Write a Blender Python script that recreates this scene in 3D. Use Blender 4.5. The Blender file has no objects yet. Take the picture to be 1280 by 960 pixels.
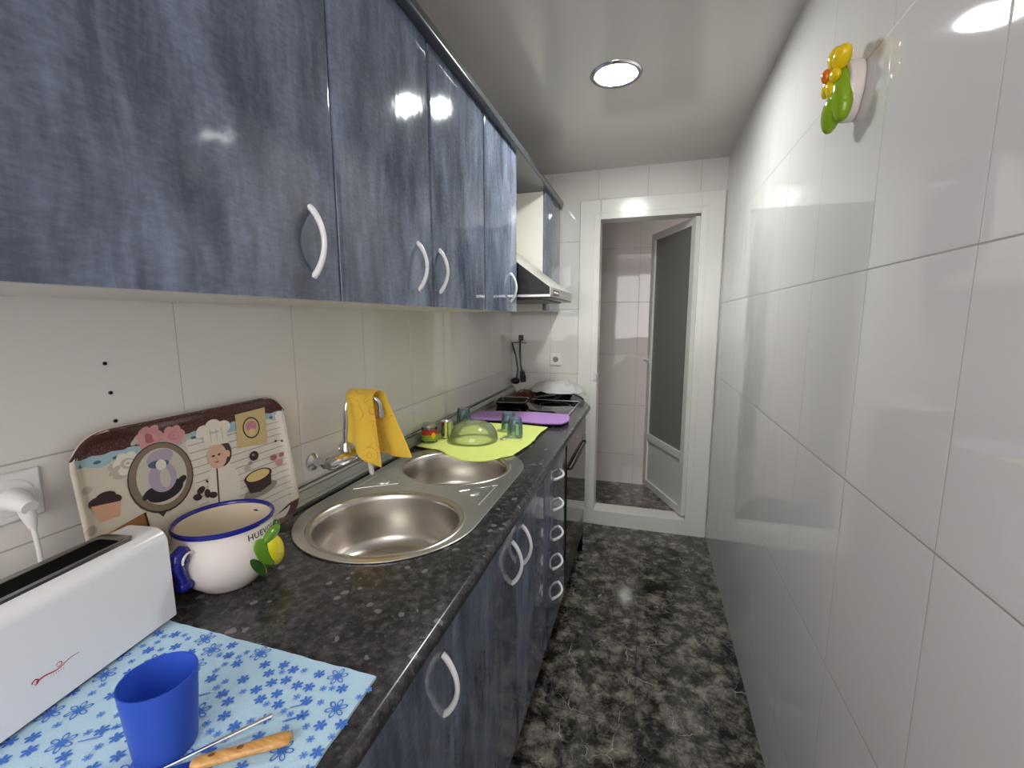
import bpy, bmesh, math, random
from mathutils import Vector, Matrix, noise as mnoise
random.seed(7)
C = bpy.context.scene.collection
PI = math.pi
CEIL = 2.463      # ceiling height
TOP = 0.95        # worktop height
XL, XR = -0.955, 0.43
YB = 3.135        # end wall
XD = -0.35        # base door plane
XU = -0.605       # wall cabinet door plane

# ------------------------------------------------------------------ colour / nodes
def lin(c):
    c = c / 255.0
    return c / 12.92 if c <= 0.04045 else ((c + 0.055) / 1.055) ** 2.4
def rgb(r, g, b): return (lin(r), lin(g), lin(b), 1.0)

class NT:
    def __init__(s, name):
        s.m = bpy.data.materials.new(name); s.m.use_nodes = True
        s.t = s.m.node_tree; s.n = s.t.nodes; s.n.clear()
        s.out = s.n.new('ShaderNodeOutputMaterial')
        s.p = s.n.new('ShaderNodeBsdfPrincipled')
        s.t.links.new(s.p.outputs[0], s.out.inputs[0])
    def link(s, a, b): s.t.links.new(a, b)
    def put(s, sock, v):
        if hasattr(v, 'links') or isinstance(v, bpy.types.NodeSocket): s.link(v, sock)
        else: sock.default_value = v
    def set(s, **k):
        for n, v in k.items(): s.put(s.p.inputs[n.replace('_', ' ')], v)
        return s
    def math(s, op, a, b=0.0, c=0.0):
        n = s.n.new('ShaderNodeMath'); n.operation = op
        s.put(n.inputs[0], a); s.put(n.inputs[1], b); s.put(n.inputs[2], c)
        return n.outputs[0]
    def pos(s):
        g = s.n.new('ShaderNodeNewGeometry'); return g.outputs['Position']
    def obj(s):
        g = s.n.new('ShaderNodeTexCoord'); return g.outputs['Object']
    def sep(s, v):
        n = s.n.new('ShaderNodeSeparateXYZ'); s.link(v, n.inputs[0]); return n.outputs
    def comb(s, x, y, z):
        n = s.n.new('ShaderNodeCombineXYZ')
        s.put(n.inputs[0], x); s.put(n.inputs[1], y); s.put(n.inputs[2], z); return n.outputs[0]
    def mapping(s, v, scale=(1, 1, 1), loc=(0, 0, 0), rot=(0, 0, 0)):
        n = s.n.new('ShaderNodeMapping'); s.link(v, n.inputs[0])
        n.inputs['Scale'].default_value = scale; n.inputs['Location'].default_value = loc
        n.inputs['Rotation'].default_value = rot
        return n.outputs[0]
    def noise(s, v, scale=5, detail=4, rough=0.5, dist=0.0, col=False):
        n = s.n.new('ShaderNodeTexNoise'); s.link(v, n.inputs['Vector'])
        n.inputs['Scale'].default_value = scale; n.inputs['Detail'].default_value = detail
        n.inputs['Roughness'].default_value = rough; n.inputs['Distortion'].default_value = dist
        return n.outputs['Color' if col else 'Fac']
    def voro(s, v, scale=5, feature='F1', out='Distance'):
        n = s.n.new('ShaderNodeTexVoronoi'); n.feature = feature; s.link(v, n.inputs['Vector'])
        n.inputs['Scale'].default_value = scale
        return n.outputs[out]
    def ramp(s, f, stops, interp='LINEAR'):
        n = s.n.new('ShaderNodeValToRGB'); n.color_ramp.interpolation = interp
        e = n.color_ramp.elements
        while len(e) < len(stops): e.new(0.5)
        for i, (p, c) in enumerate(stops):
            e[i].position = p
            e[i].color = c if hasattr(c, '__len__') else (c, c, c, 1)
        s.put(n.inputs[0], f); return n.outputs[0]
    def mix(s, f, a, b, typ='MIX'):
        n = s.n.new('ShaderNodeMix'); n.data_type = 'RGBA'; n.blend_type = typ
        s.put(n.inputs[0], f); s.put(n.inputs[6], a); s.put(n.inputs[7], b); return n.outputs[2]
    def vadd(s, a, b, scale=1.0):
        m = s.n.new('ShaderNodeVectorMath'); m.operation = 'SCALE'; s.put(m.inputs[0], b); m.inputs['Scale'].default_value = scale
        n = s.n.new('ShaderNodeVectorMath'); n.operation = 'ADD'; s.put(n.inputs[0], a); s.link(m.outputs[0], n.inputs[1])
        return n.outputs[0]
    def bump(s, h, strength=0.3, dist=0.01, normal=None):
        n = s.n.new('ShaderNodeBump'); n.inputs['Strength'].default_value = strength
        n.inputs['Distance'].default_value = dist; s.link(h, n.inputs['Height'])
        if normal: s.link(normal, n.inputs['Normal'])
        return n.outputs[0]

def mat(name, col, rough=0.5, metal=0.0, spec=0.5, **k):
    t = NT(name); t.set(Base_Color=col, Roughness=rough, Metallic=metal)
    t.p.inputs['Specular IOR Level'].default_value = spec
    for a, v in k.items(): t.p.inputs[a.replace('_', ' ')].default_value = v
    return t.m

def tile_mat(name, axis, off_a, sp_a, off_z, sp_z, col, grout, w=0.0011, rough=0.035, extra_line=None, wav=0.22):
    """glazed wall tile; axis = index of the horizontal world axis"""
    t = NT(name); P = t.sep(t.pos()); a = P[axis]; z = P[2]
    def edge(v, off, sp):
        f = t.math('FRACT', t.math('DIVIDE', t.math('SUBTRACT', v, off), sp))
        d = t.math('MINIMUM', f, t.math('SUBTRACT', 1.0, f))
        return t.math('MULTIPLY', d, sp)
    da = edge(a, off_a, sp_a); dz = edge(z, off_z, sp_z)
    if extra_line:   # cut row: an extra joint at z0 for horizontal coordinate below a0
        z0, a0 = extra_line
        dl = t.math('ABSOLUTE', t.math('SUBTRACT', z, z0))
        far = t.math('MULTIPLY', t.math('GREATER_THAN', a, a0), 10.0)
        dz = t.math('MINIMUM', dz, t.math('ADD', dl, far))
    d = t.math('MINIMUM', t.math('MULTIPLY', da, 1.35), t.math('MULTIPLY', dz, 0.72))
    g = t.math('LESS_THAN', d, w)
    tone = t.noise(t.pos(), 1.2, 2)
    c = t.mix(t.math('MULTIPLY', tone, 0.12), col, tuple(x * 0.85 for x in col[:3]) + (1,))
    t.set(Base_Color=t.mix(g, c, grout), Roughness=t.math('ADD', t.math('MULTIPLY', g, 0.5), rough))
    ia = t.math('FLOOR', t.math('DIVIDE', t.math('SUBTRACT', a, off_a), sp_a))
    iz = t.math('FLOOR', t.math('DIVIDE', t.math('SUBTRACT', z, off_z), sp_z))
    h1 = t.ramp(t.math('DIVIDE', d, 0.006), [(0.0, 0.0), (0.25, 0.55), (1.0, 1.0)])
    b1 = t.bump(h1, 0.4, 0.0012)
    wob = t.noise(t.vadd(t.mapping(t.pos(), (2.2, 2.2, 1.0)), t.comb(ia, iz, ia), 3.7), 2.0, 1.5)
    t.set(Normal=t.bump(wob, wav, 0.012, b1))
    t.p.inputs['Specular IOR Level'].default_value = 0.6
    return t.m

WHITE_T = rgb(226, 224, 219)
M = {}
M['tile_right'] = tile_mat('glazed_tile_right', 1, 0.792, 0.328, 0.675, 0.4547, rgb(222, 219, 218), rgb(165, 158, 152))
M['tile_left'] = tile_mat('glazed_tile_left', 1, 0.696, 0.324, 0.6703, 0.4547, rgb(224, 221, 214), rgb(175, 170, 162), w=0.0011, extra_line=(1.26, 0.696))
M['tile_end'] = tile_mat('glazed_tile_end', 0, -0.352, 0.316, 0.193, 0.4547, rgb(224, 222, 216), rgb(165, 160, 152), w=0.0012)
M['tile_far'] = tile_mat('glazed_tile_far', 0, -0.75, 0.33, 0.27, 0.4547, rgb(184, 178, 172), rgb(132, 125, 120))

# floor marble
t = NT('dark_marble_tile'); P = t.pos()
warp = t.vadd(P, t.noise(P, 5, 3, col=True), 0.10)
big = t.noise(warp, 16, 8, 0.66, 0.8)
fine = t.noise(P, 70, 5, 0.65)
wc = t.vadd(P, t.noise(P, 9, 7, 0.7, col=True), 0.26)
blot = t.voro(wc, 11, 'F1')
crack = t.ramp(t.voro(wc, 11, 'DISTANCE_TO_EDGE'), [(0.0, 0.25), (0.06, 0.8), (0.14, 1.0)])
f = t.math('ADD', t.math('MULTIPLY', big, 0.70), t.math('MULTIPLY', t.math('SUBTRACT', 0.72, blot), 0.28))
f = t.math('ADD', f, t.math('MULTIPLY', t.math('SUBTRACT', fine, 0.5), 0.20))
base = t.ramp(f, [(0.28, rgb(26, 25, 25)), (0.37, rgb(60, 57, 55)), (0.45, rgb(98, 93, 87)), (0.55, rgb(130, 123, 114)), (0.70, rgb(156, 145, 129))])
base = t.mix(crack, t.mix(0.6, base, rgb(18, 17, 17)), base)
e1 = t.voro(t.vadd(P, t.noise(P, 7, 4, col=True), 0.16), 6.5, 'DISTANCE_TO_EDGE')
v1 = t.ramp(e1, [(0.0, 0.75), (0.006, 0.4), (0.014, 0.0)])
vm = t.ramp(t.noise(t.mapping(P, loc=(4, 2, 0)), 6, 3), [(0.50, 0.0), (0.62, 0.9)])
e2 = t.voro(t.vadd(P, t.noise(P, 12, 4, col=True), 0.09), 19, 'DISTANCE_TO_EDGE')
v2 = t.ramp(e2, [(0.0, 0.5), (0.016, 0.0)])
vm2 = t.ramp(t.noise(t.mapping(P, loc=(1, 7, 0)), 9, 3), [(0.44, 0.0), (0.6, 0.8)])
c = t.mix(t.math('MULTIPLY', v1, vm), base, rgb(205, 198, 188))
c = t.mix(t.math('MULTIPLY', v2, vm2), c, rgb(180, 172, 162))
S = t.sep(P)
def fe(v, off, sp):
    q = t.math('FRACT', t.math('DIVIDE', t.math('SUBTRACT', v, off), sp))
    return t.math('MULTIPLY', t.math('MINIMUM', q, t.math('SUBTRACT', 1.0, q)), sp)
dd = t.math('MINIMUM', fe(S[0], 0.005, 0.43), fe(S[1], 1.505, 0.43))
g = t.math('LESS_THAN', dd, 0.0011)
c = t.mix(g, c, rgb(30, 28, 27))
t.set(Base_Color=c, Roughness=0.1, Normal=t.bump(t.ramp(t.math('DIVIDE', dd, 0.003), [(0, 0.0), (1, 1.0)]), 0.3, 0.001))
M['marble'] = t.m

# glossy PVC ceiling
t = NT('glossy_ceiling'); P = t.pos()
w_ = t.noise(t.mapping(P, (1.0, 1.0, 1)), 2.2, 2)
t.set(Base_Color=rgb(206, 201, 196), Roughness=0.13, Normal=t.bump(w_, 0.35, 0.02))
M['ceiling'] = t.m

# cabinet laminate
def laminate(name, seed, k=1.0):
    t = NT(name); P = t.pos()
    wp = t.vadd(P, t.noise(t.mapping(P, (1.5, 1.5, 0.8), loc=(seed, 0, 0)), 3, 3, col=True), 0.10)
    a = t.noise(t.mapping(wp, (7, 7, 1.7), loc=(0, seed, 0)), 2.2, 6, 0.6)
    b = t.noise(t.mapping(wp, (24, 24, 4.0), loc=(0, seed * 2, 0)), 2.0, 5, 0.65)
    cc = t.noise(t.mapping(P, (2, 2, 1.4), loc=(seed, seed, 0)), 2.0, 3)
    s_ = t.noise(t.mapping(P, (60, 60, 160), rot=(0.5, 0, 0)), 1.0, 3, 0.6)
    v = t.math('ADD', t.math('MULTIPLY', a, 0.45), t.math('MULTIPLY', b, 0.22))
    v = t.math('ADD', v, t.math('MULTIPLY', cc, 0.31))
    v = t.math('ADD', v, t.math('MULTIPLY', t.math('SUBTRACT', s_, 0.5), 0.16))
    col = t.ramp(v, [(0.32, rgb(50 * k, 55 * k, 66 * k)), (0.43, rgb(72 * k, 79 * k, 93 * k)), (0.52, rgb(92 * k, 101 * k, 117 * k)), (0.62, rgb(112 * k, 123 * k, 141 * k)), (0.72, rgb(134 * k, 146 * k, 165 * k))])
    t.set(Base_Color=col, Roughness=0.075)
    t.p.inputs['Specular IOR Level'].default_value = 0.55
    t.set(Normal=t.bump(t.noise(t.mapping(P, (4, 4, 2)), 4, 2), 0.12, 0.01))
    return t.m
M['lam'] = laminate('blue_grey_laminate', 3.1, 1.12)
M['lam_edge'] = mat('laminate_edge', rgb(62, 66, 74), 0.22)
M['melamine'] = mat('white_melamine', rgb(226, 222, 212), 0.35)

# worktop
t = NT('speckled_worktop'); P = t.pos()
n1 = t.noise(P, 55, 5, 0.6)
base = t.ramp(n1, [(0.35, rgb(30, 29, 31)), (0.55, rgb(58, 56, 58)), (0.72, rgb(88, 85, 87))])
wv = t.vadd(P, t.noise(P, 60, 2, col=True), 0.012)
vd = t.voro(wv, 42, 'F1'); rnd = t.sep(t.voro(wv, 42, 'F1', 'Color'))[0]
big = t.math('MULTIPLY', t.math('LESS_THAN', vd, t.math('MULTIPLY', rnd, 0.36)), t.math('GREATER_THAN', rnd, 0.78))
vd2 = t.voro(wv, 120, 'F1'); rnd2 = t.sep(t.voro(wv, 120, 'F1', 'Color'))[1]
sm = t.math('MULTIPLY', t.math('LESS_THAN', vd2, 0.32), t.math('GREATER_THAN', rnd2, 0.72))
c = t.mix(t.math('MULTIPLY', sm, 0.45), base, rgb(98, 93, 92))
c = t.mix(t.math('MULTIPLY', big, 0.55), c, rgb(138, 134, 138))
t.set(Base_Color=c, Roughness=0.22)
M['worktop'] = t.m

M['steel'] = mat('brushed_steel', rgb(226, 225, 221), 0.30, 1.0)
t = NT('satin_bowl_steel'); P = t.obj()
t.set(Base_Color=rgb(214, 209, 202), Metallic=1.0, Roughness=0.27, Normal=t.bump(t.noise(t.mapping(P, (1, 1, 60)), 6, 3), 0.05, 0.002))
M['steel_bowl'] = t.m
M['chrome'] = mat('chrome', rgb(215, 215, 218), 0.07, 1.0)
M['alu'] = mat('aluminium', rgb(190, 190, 186), 0.3, 1.0)
M['darkmetal'] = mat('dark_grey_trim', rgb(70, 70, 70), 0.35)
M['white_lacquer'] = mat('white_lacquered_frame', rgb(232, 231, 224), 0.18)
M['white_plastic'] = mat('white_plastic', rgb(226, 226, 222), 0.3)
M['white_toaster'] = mat('white_toaster_shell', rgb(232, 232, 233), 0.16)
M['handle'] = mat('satin_white_handle', rgb(236, 236, 234), 0.28)
M['black_glass'] = mat('black_glass', rgb(10, 10, 12), 0.04)
M['black'] = mat('black_enamel', rgb(12, 12, 13), 0.25)
M['black_matt'] = mat('black_plastic', rgb(24, 24, 25), 0.5)
M['void'] = mat('dark_slot', rgb(5, 5, 5), 0.8, 0, 0.1)
M['ceramic'] = mat('white_glazed_ceramic', rgb(232, 224, 216), 0.12)
M['cream'] = mat('cream_glaze', rgb(226, 214, 190), 0.18)
M['cobalt'] = mat('cobalt_glaze', rgb(30, 32, 128), 0.1)
M['leaf'] = mat('green_glaze', rgb(96, 146, 40), 0.15)
M['leaf_dark'] = mat('dark_green_glaze', rgb(44, 92, 30), 0.18)
M['lemon'] = mat('lemon_yellow_glaze', rgb(232, 220, 44), 0.15)
M['deco_leaf'] = mat('bright_green_glaze', rgb(136, 172, 28), 0.08)
M['deco_yel'] = mat('yellow_glaze', rgb(238, 206, 22), 0.08)
M['orange'] = mat('orange_glaze', rgb(226, 120, 24), 0.1)
M['ink'] = mat('black_ink', rgb(28, 26, 28), 0.4)
M['red_ink'] = mat('red_ink', rgb(178, 24, 50), 0.4)
M['wood'] = None
t = NT('varnished_wood'); P = t.obj()
w_ = t.noise(t.mapping(P, (3, 60, 60)), 3, 4)
t.set(Base_Color=t.ramp(w_, [(0.3, rgb(172, 122, 62)), (0.7, rgb(214, 168, 102))]), Roughness=0.35)
M['wood'] = t.m
M['wood_dark'] = mat('dark_wood_hole', rgb(110, 66, 28), 0.6)
def cloth(name, c1, c2, sc=400):
    t = NT(name); P = t.obj()
    n = t.noise(P, 25, 4); w = t.noise(P, sc, 2)
    t.set(Base_Color=t.mix(n, c1, c2), Roughness=0.9, Normal=t.bump(w, 0.5, 0.001))
    t.p.inputs['Sheen Weight'].default_value = 0.2
    return t.m
M['green_cloth'] = cloth('lime_yellow_cloth', rgb(214, 228, 110), rgb(226, 238, 128))
M['purple_cloth'] = cloth('lilac_cloth', rgb(172, 122, 200), rgb(186, 140, 212))
M['blue_cloth'] = cloth('pale_blue_cloth', rgb(172, 206, 226), rgb(182, 214, 232))
M['print_blue'] = mat('blue_print', rgb(66, 118, 206), 0.85)
M['print_blue2'] = mat('soft_blue_print', rgb(104, 148, 222), 0.85)
# yellow towel with circles print
t = NT('yellow_orange_towel'); P = t.obj()
wp = t.vadd(P, t.noise(P, 25, 2, col=True), 0.01)
vd = t.voro(t.mapping(wp, (1, 1, 1)), 19, 'F1')
ring = t.ramp(t.math('FRACT', t.math('MULTIPLY', vd, 3.2)), [(0.0, 0.0), (0.42, 0.0), (0.5, 1.0), (0.58, 0.0)])
pm = t.ramp(t.noise(P, 9, 2), [(0.42, 0.0), (0.55, 1.0)])
c = t.mix(t.noise(P, 14, 3), rgb(240, 196, 56), rgb(244, 210, 84))
c = t.mix(t.math('MULTIPLY', t.math('MULTIPLY', ring, pm), 0.8), c, rgb(226, 120, 30))
t.set(Base_Color=c, Roughness=0.9, Normal=t.bump(t.noise(P, 500, 2), 0.4, 0.001))
t.p.inputs['Sheen Weight'].default_value = 0.2
M['towel'] = t.m
M['brown'] = None
t = NT('tray_brown_border'); P = t.obj()
sp = t.voro(P, 260)
t.set(Base_Color=t.mix(t.math('LESS_THAN', sp, 0.28), rgb(70, 34, 32), rgb(120, 78, 66)), Roughness=0.3)
M['brown'] = t.m
for n, c_ in dict(tr_cream=(214, 204, 184), tr_plank=(222, 216, 202), tr_line=(150, 144, 134), tr_blue=(160, 190, 196), tr_bluedk=(70, 96, 116), tr_frame=(128, 112, 92), tr_frame_dk=(62, 50, 42), tr_oval=(196, 190, 172), tr_lilac=(170, 158, 174), tr_black=(34, 26, 34), tr_pink=(206, 146, 146), tr_pinkdk=(166, 98, 100), tr_white=(226, 220, 204), tr_shade=(190, 180, 160), tr_skin=(214, 176, 150), tr_hair=(74, 50, 38), tr_card=(206, 184, 130), tr_rose=(196, 128, 140), tr_choc=(56, 32, 30), tr_peach=(206, 160, 128), tr_cake=(222, 196, 130), tr_wood=(150, 104, 60), tr_grey=(150, 140, 128), lab_red=(198, 44, 40), lab_green=(140, 176, 50), lab_yel=(238, 190, 40)).items():
    M[n] = mat(n, rgb(*c_), 0.28)
t = NT('blue_translucent_plastic')
t.set(Base_Color=rgb(66, 106, 214), Roughness=0.3); t.p.inputs['Transmission Weight'].default_value = 0.45
t.p.inputs['IOR'].default_value = 1.2
M['blue_plastic'] = t.m
def glass(name, col, rough=0.02, ior=1.45):
    t = NT(name); t.set(Base_Color=col, Roughness=rough); t.p.inputs['Transmission Weight'].default_value = 1.0
    t.p.inputs['IOR'].default_value = ior; return t.m
def thin_glass(name, tint, body, dif, edge):
    t = NT(name); n = t.n
    tr = n.new('ShaderNodeBsdfTransparent'); tr.inputs[0].default_value = tint
    gl = n.new('ShaderNodeBsdfGlossy'); gl.inputs['Roughness'].default_value = 0.03
    df = n.new('ShaderNodeBsdfDiffuse'); df.inputs[0].default_value = body
    lw = n.new('ShaderNodeLayerWeight'); lw.inputs[0].default_value = 0.35
    m1 = n.new('ShaderNodeMixShader'); m2 = n.new('ShaderNodeMixShader')
    t.link(t.math('ADD', t.math('MULTIPLY', lw.outputs['Facing'], edge), dif), m1.inputs[0]); t.link(tr.outputs[0], m1.inputs[1]); t.link(df.outputs[0], m1.inputs[2])
    fr = n.new('ShaderNodeFresnel'); fr.inputs[0].default_value = 1.45
    t.link(fr.outputs[0], m2.inputs[0]); t.link(m1.outputs[0], m2.inputs[1]); t.link(gl.outputs[0], m2.inputs[2])
    t.link(m2.outputs[0], t.out.inputs[0]); n.remove(t.p)
    return t.m
M['glass_clear'] = thin_glass('clear_glass', (0.97, 0.98, 0.96, 1), rgb(205, 212, 196), 0.05, 0.22)
M['glass_blue'] = thin_glass('pale_blue_glass', (0.86, 0.93, 0.97, 1), rgb(130, 162, 178), 0.10, 0.38)
t = NT('frosted_door_glass'); t.set(Base_Color=rgb(150, 148, 142), Roughness=0.32); t.p.inputs['Transmission Weight'].default_value = 0.3
M['frosted'] = t.m
t = NT('thin_plastic_bag'); P = t.obj()
t.set(Base_Color=t.mix(t.ramp(t.noise(P, 9, 3), [(0.55, 0.0), (0.7, 1.0)]), rgb(226, 226, 226), rgb(232, 216, 196)), Roughness=0.25)
t.p.inputs['Transmission Weight'].default_value = 0.25; t.p.inputs['IOR'].default_value = 1.1
M['bag'] = t.m
t = NT('lamp_emitter'); t.set(Base_Color=(1, 1, 1, 1)); t.p.inputs['Emission Color'].default_value = (0.97, 1.0, 0.97, 1)
t.p.inputs['Emission Strength'].default_value = 150.0
M['emit'] = t.m

# ------------------------------------------------------------------ mesh helpers
class MB:
    def __init__(s): s.v = []; s.f = []; s.mi = []; s.mats = []
    def slot(s, m):
        if m not in s.mats: s.mats.append(m)
        return s.mats.index(m)
    def add(s, vs, fs, m):
        k = s.slot(m); o = len(s.v); s.v += [tuple(v) for v in vs]
        for f in fs: s.f.append([i + o for i in f]); s.mi.append(k)
        return s
    def box(s, x0, x1, y0, y1, z0, z1, m):
        v = [(x, y, z) for x in (x0, x1) for y in (y0, y1) for z in (z0, z1)]
        return s.add(v, [(0, 1, 3, 2), (4, 6, 7, 5), (0, 4, 5, 1), (2, 3, 7, 6), (0, 2, 6, 4), (1, 5, 7, 3)], m)
    def prism(s, pts, z0, z1, m, axis=2):
        """polygon pts (2d) extruded; axis = extrusion axis"""
        n = len(pts)
        def V(p, h):
            if axis == 2: return (p[0], p[1], h)
            if axis == 1: return (p[0], h, p[1])
            return (h, p[0], p[1])
        v = [V(p, z0) for p in pts] + [V(p, z1) for p in pts]
        f = [list(range(n))[::-1], list(range(n, 2 * n))] + [(i, (i + 1) % n, n + (i + 1) % n, n + i) for i in range(n)]
        return s.add(v, f, m)
    def lathe(s, prof, m, c=(0, 0, 0), seg=48, sx=1, sy=1, close=False):
        v = []; f = []
        n = len(prof)
        for i in range(seg):
            a = 2 * PI * i / seg
            for r, z in prof: v.append((c[0] + r * sx * math.cos(a), c[1] + r * sy * math.sin(a), c[2] + z))
        for i in range(seg):
            j = (i + 1) % seg
            for k in range(n - 1 + (1 if close else 0)):
                l = (k + 1) % n
                f.append((i * n + k, j * n + k, j * n + l, i * n + l))
        return s.add(v, f, m)
    def disc(s, c, r, m, seg=32, axis=2, flip=False, sx=1, sy=1):
        v = []
        for i in range(seg):
            a = 2 * PI * i / seg; p, q = r * sx * math.cos(a), r * sy * math.sin(a)
            v.append((c[0] + p, c[1] + q, c[2]) if axis == 2 else ((c[0], c[1] + p, c[2] + q) if axis == 0 else (c[0] + p, c[1], c[2] + q)))
        f = list(range(seg))
        return s.add(v, [f[::-1] if flip else f], m)
    def tube(s, pts, rad, m, seg=12, cap=True, flat=1.0):
        pts = [Vector(p) for p in pts]; n = len(pts)
        rad = rad if hasattr(rad, '__len__') else [rad] * n
        up = Vector((0, 0, 1)); v = []; f = []; prev = None
        for i, p in enumerate(pts):
            d = (pts[min(i + 1, n - 1)] - pts[max(i - 1, 0)]).normalized()
            if prev is None:
                a = up if abs(d.z) < 0.9 else Vector((1, 0, 0))
                x = d.cross(a).normalized()
            else:
                x = (prev - d * prev.dot(d)).normalized()
            prev = x; y = d.cross(x)
            for k in range(seg):
                t_ = 2 * PI * k / seg
                v.append(p + x * math.cos(t_) * rad[i] + y * math.sin(t_) * rad[i] * flat)
        for i in range(n - 1):
            for k in range(seg):
                l = (k + 1) % seg
                f.append((i * seg + k, i * seg + l, (i + 1) * seg + l, (i + 1) * seg + k))
        if cap:
            f.append(list(range(seg))[::-1]); f.append([(n - 1) * seg + k for k in range(seg)])
        return s.add(v, f, m)
    def ball(s, c, r, m, rot=None, seg=20, rings=12):
        rx, ry, rz = r if hasattr(r, '__len__') else (r, r, r)
        v = []; f = []
        R_ = rot or Matrix.Identity(3)
        for i in range(rings + 1):
            th = PI * i / rings
            for k in range(seg):
                ph = 2 * PI * k / seg
                p = R_ @ Vector((rx * math.sin(th) * math.cos(ph), ry * math.sin(th) * math.sin(ph), rz * math.cos(th)))
                v.append((c[0] + p.x, c[1] + p.y, c[2] + p.z))
        for i in range(rings):
            for k in range(seg):
                l = (k + 1) % seg
                f.append((i * seg + k, (i + 1) * seg + k, (i + 1) * seg + l, i * seg + l))
        return s.add(v, f, m)
    def grid(s, fn, nu, nv, m):
        v = [fn(i / nu, j / nv) for j in range(nv + 1) for i in range(nu + 1)]
        f = [(j * (nu + 1) + i, j * (nu + 1) + i + 1, (j + 1) * (nu + 1) + i + 1, (j + 1) * (nu + 1) + i) for j in range(nv) for i in range(nu)]
        return s.add(v, f, m)
    def build(s, name, parent=None, smooth=35, bevel=0, bseg=3, solid=0, sub=0, recalc=True, off=0.0):
        me = bpy.data.meshes.new(name)
        me.from_pydata(s.v, [], s.f)
        for m_ in s.mats: me.materials.append(m_)
        me.polygons.foreach_set('material_index', s.mi)
        bm = bmesh.new(); bm.from_mesh(me)
        bmesh.ops.remove_doubles(bm, verts=bm.verts, dist=1e-6)
        if recalc: bmesh.ops.recalc_face_normals(bm, faces=bm.faces)
        bm.to_mesh(me); bm.free()
        if smooth:
            me.polygons.foreach_set('use_smooth', [True] * len(me.polygons))
            me.set_sharp_from_angle(angle=math.radians(smooth))
        o = bpy.data.objects.new(name, me); C.objects.link(o)
        if parent: o.parent = parent; o.matrix_parent_inverse = parent_world(parent).inverted()
        if solid:
            md = o.modifiers.new('t', 'SOLIDIFY'); md.thickness = solid; md.offset = off
        if sub:
            md = o.modifiers.new('s', 'SUBSURF'); md.levels = sub; md.render_levels = sub
        if bevel:
            md = o.modifiers.new('b', 'BEVEL'); md.width = bevel; md.segments = bseg; md.limit_method = 'ANGLE'; md.angle_limit = math.radians(40)
            md.harden_normals = False
        return o
def parent_world(o):
    m = Matrix.LocRotScale(o.location, o.rotation_euler, o.scale)
    if o.parent: m = parent_world(o.parent) @ o.matrix_parent_inverse @ m
    return m
def thing(name, label, cat, loc=(0, 0, 0), rz=0, group=None):
    o = bpy.data.objects.new(name, None); C.objects.link(o)
    o.location = loc; o.rotation_euler = (0, 0, rz); o.empty_display_size = 0.05
    o['label'] = label; o['category'] = cat
    if group: o['group'] = group
    return o
def tag(o, label, cat, group=None):
    o['label'] = label; o['category'] = cat
    if group: o['group'] = group
    return o
def structure(o, label=None, cat=None):
    o['kind'] = 'structure'
    if label: o['label'] = label
    if cat: o['category'] = cat
    return o
def copy_thing(o, parent=None):
    c = o.copy(); C.objects.link(c)
    if parent: c.parent = parent
    for ch in list(kids[o.name]) if o.name in kids else []: pass
    return c
kids = {}

# ================================================================== ROOM SHELL
b = MB(); b.box(XL - 0.1, 1.0, -0.9, 4.14, -0.08, 0, M['marble'])
structure(b.build('floor', smooth=0), 'dark marbled glossy tile floor with pale veins', 'floor')
b = MB(); b.box(XL - 0.1, 1.0, -0.9, 4.14, CEIL, CEIL + 0.08, M['ceiling'])
# hole for the recessed lamp is hidden by its ring
structure(b.build('ceiling', smooth=0), 'glossy pale grey suspended ceiling', 'ceiling')
b = MB(); b.box(XL - 0.1, XL, -0.9, 4.14, 0, CEIL, M['tile_left'])
structure(b.build('wall_left', smooth=0), 'white glazed tile wall behind the worktop', 'wall')
b = MB(); b.box(XR, XR + 0.12, -0.9, YB + 0.12, 0, CEIL, M['tile_right'])
structure(b.build('wall_right', smooth=0), 'bare white glazed tile wall on the right', 'wall')
OX0, OX1, OZ0, OZ1 = -0.333, 0.290, 0.108, 2.144
b = MB()
b.box(XL, -0.42, YB, YB + 0.12, 0, CEIL, M['tile_end'])
b.box(0.38, XR, YB, YB + 0.12, 0, CEIL, M['tile_end'])
b.box(-0.42, 0.38, YB, YB + 0.12, 2.23, CEIL, M['tile_end'])
structure(b.build('wall_back', smooth=0), 'white tile wall around the doorway at the end', 'wall')
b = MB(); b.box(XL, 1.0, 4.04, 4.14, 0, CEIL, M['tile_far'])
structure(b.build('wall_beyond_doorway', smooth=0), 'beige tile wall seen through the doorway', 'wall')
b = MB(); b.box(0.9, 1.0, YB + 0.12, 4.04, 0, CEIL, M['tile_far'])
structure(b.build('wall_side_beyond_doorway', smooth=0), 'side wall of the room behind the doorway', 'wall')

b = MB(); b.box(XL, XR, -1.02, -0.9, 0, 1.15, M['tile_end']); b.box(XL, XR, -1.02, -0.9, 2.3, CEIL, M['tile_end'])  # added out of view to keep fill light off the floor and lower doors
structure(b.build('fill_light_baffle', smooth=0), 'added unseen low wall behind the viewpoint, letting fill light in only above it', 'wall')

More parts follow.
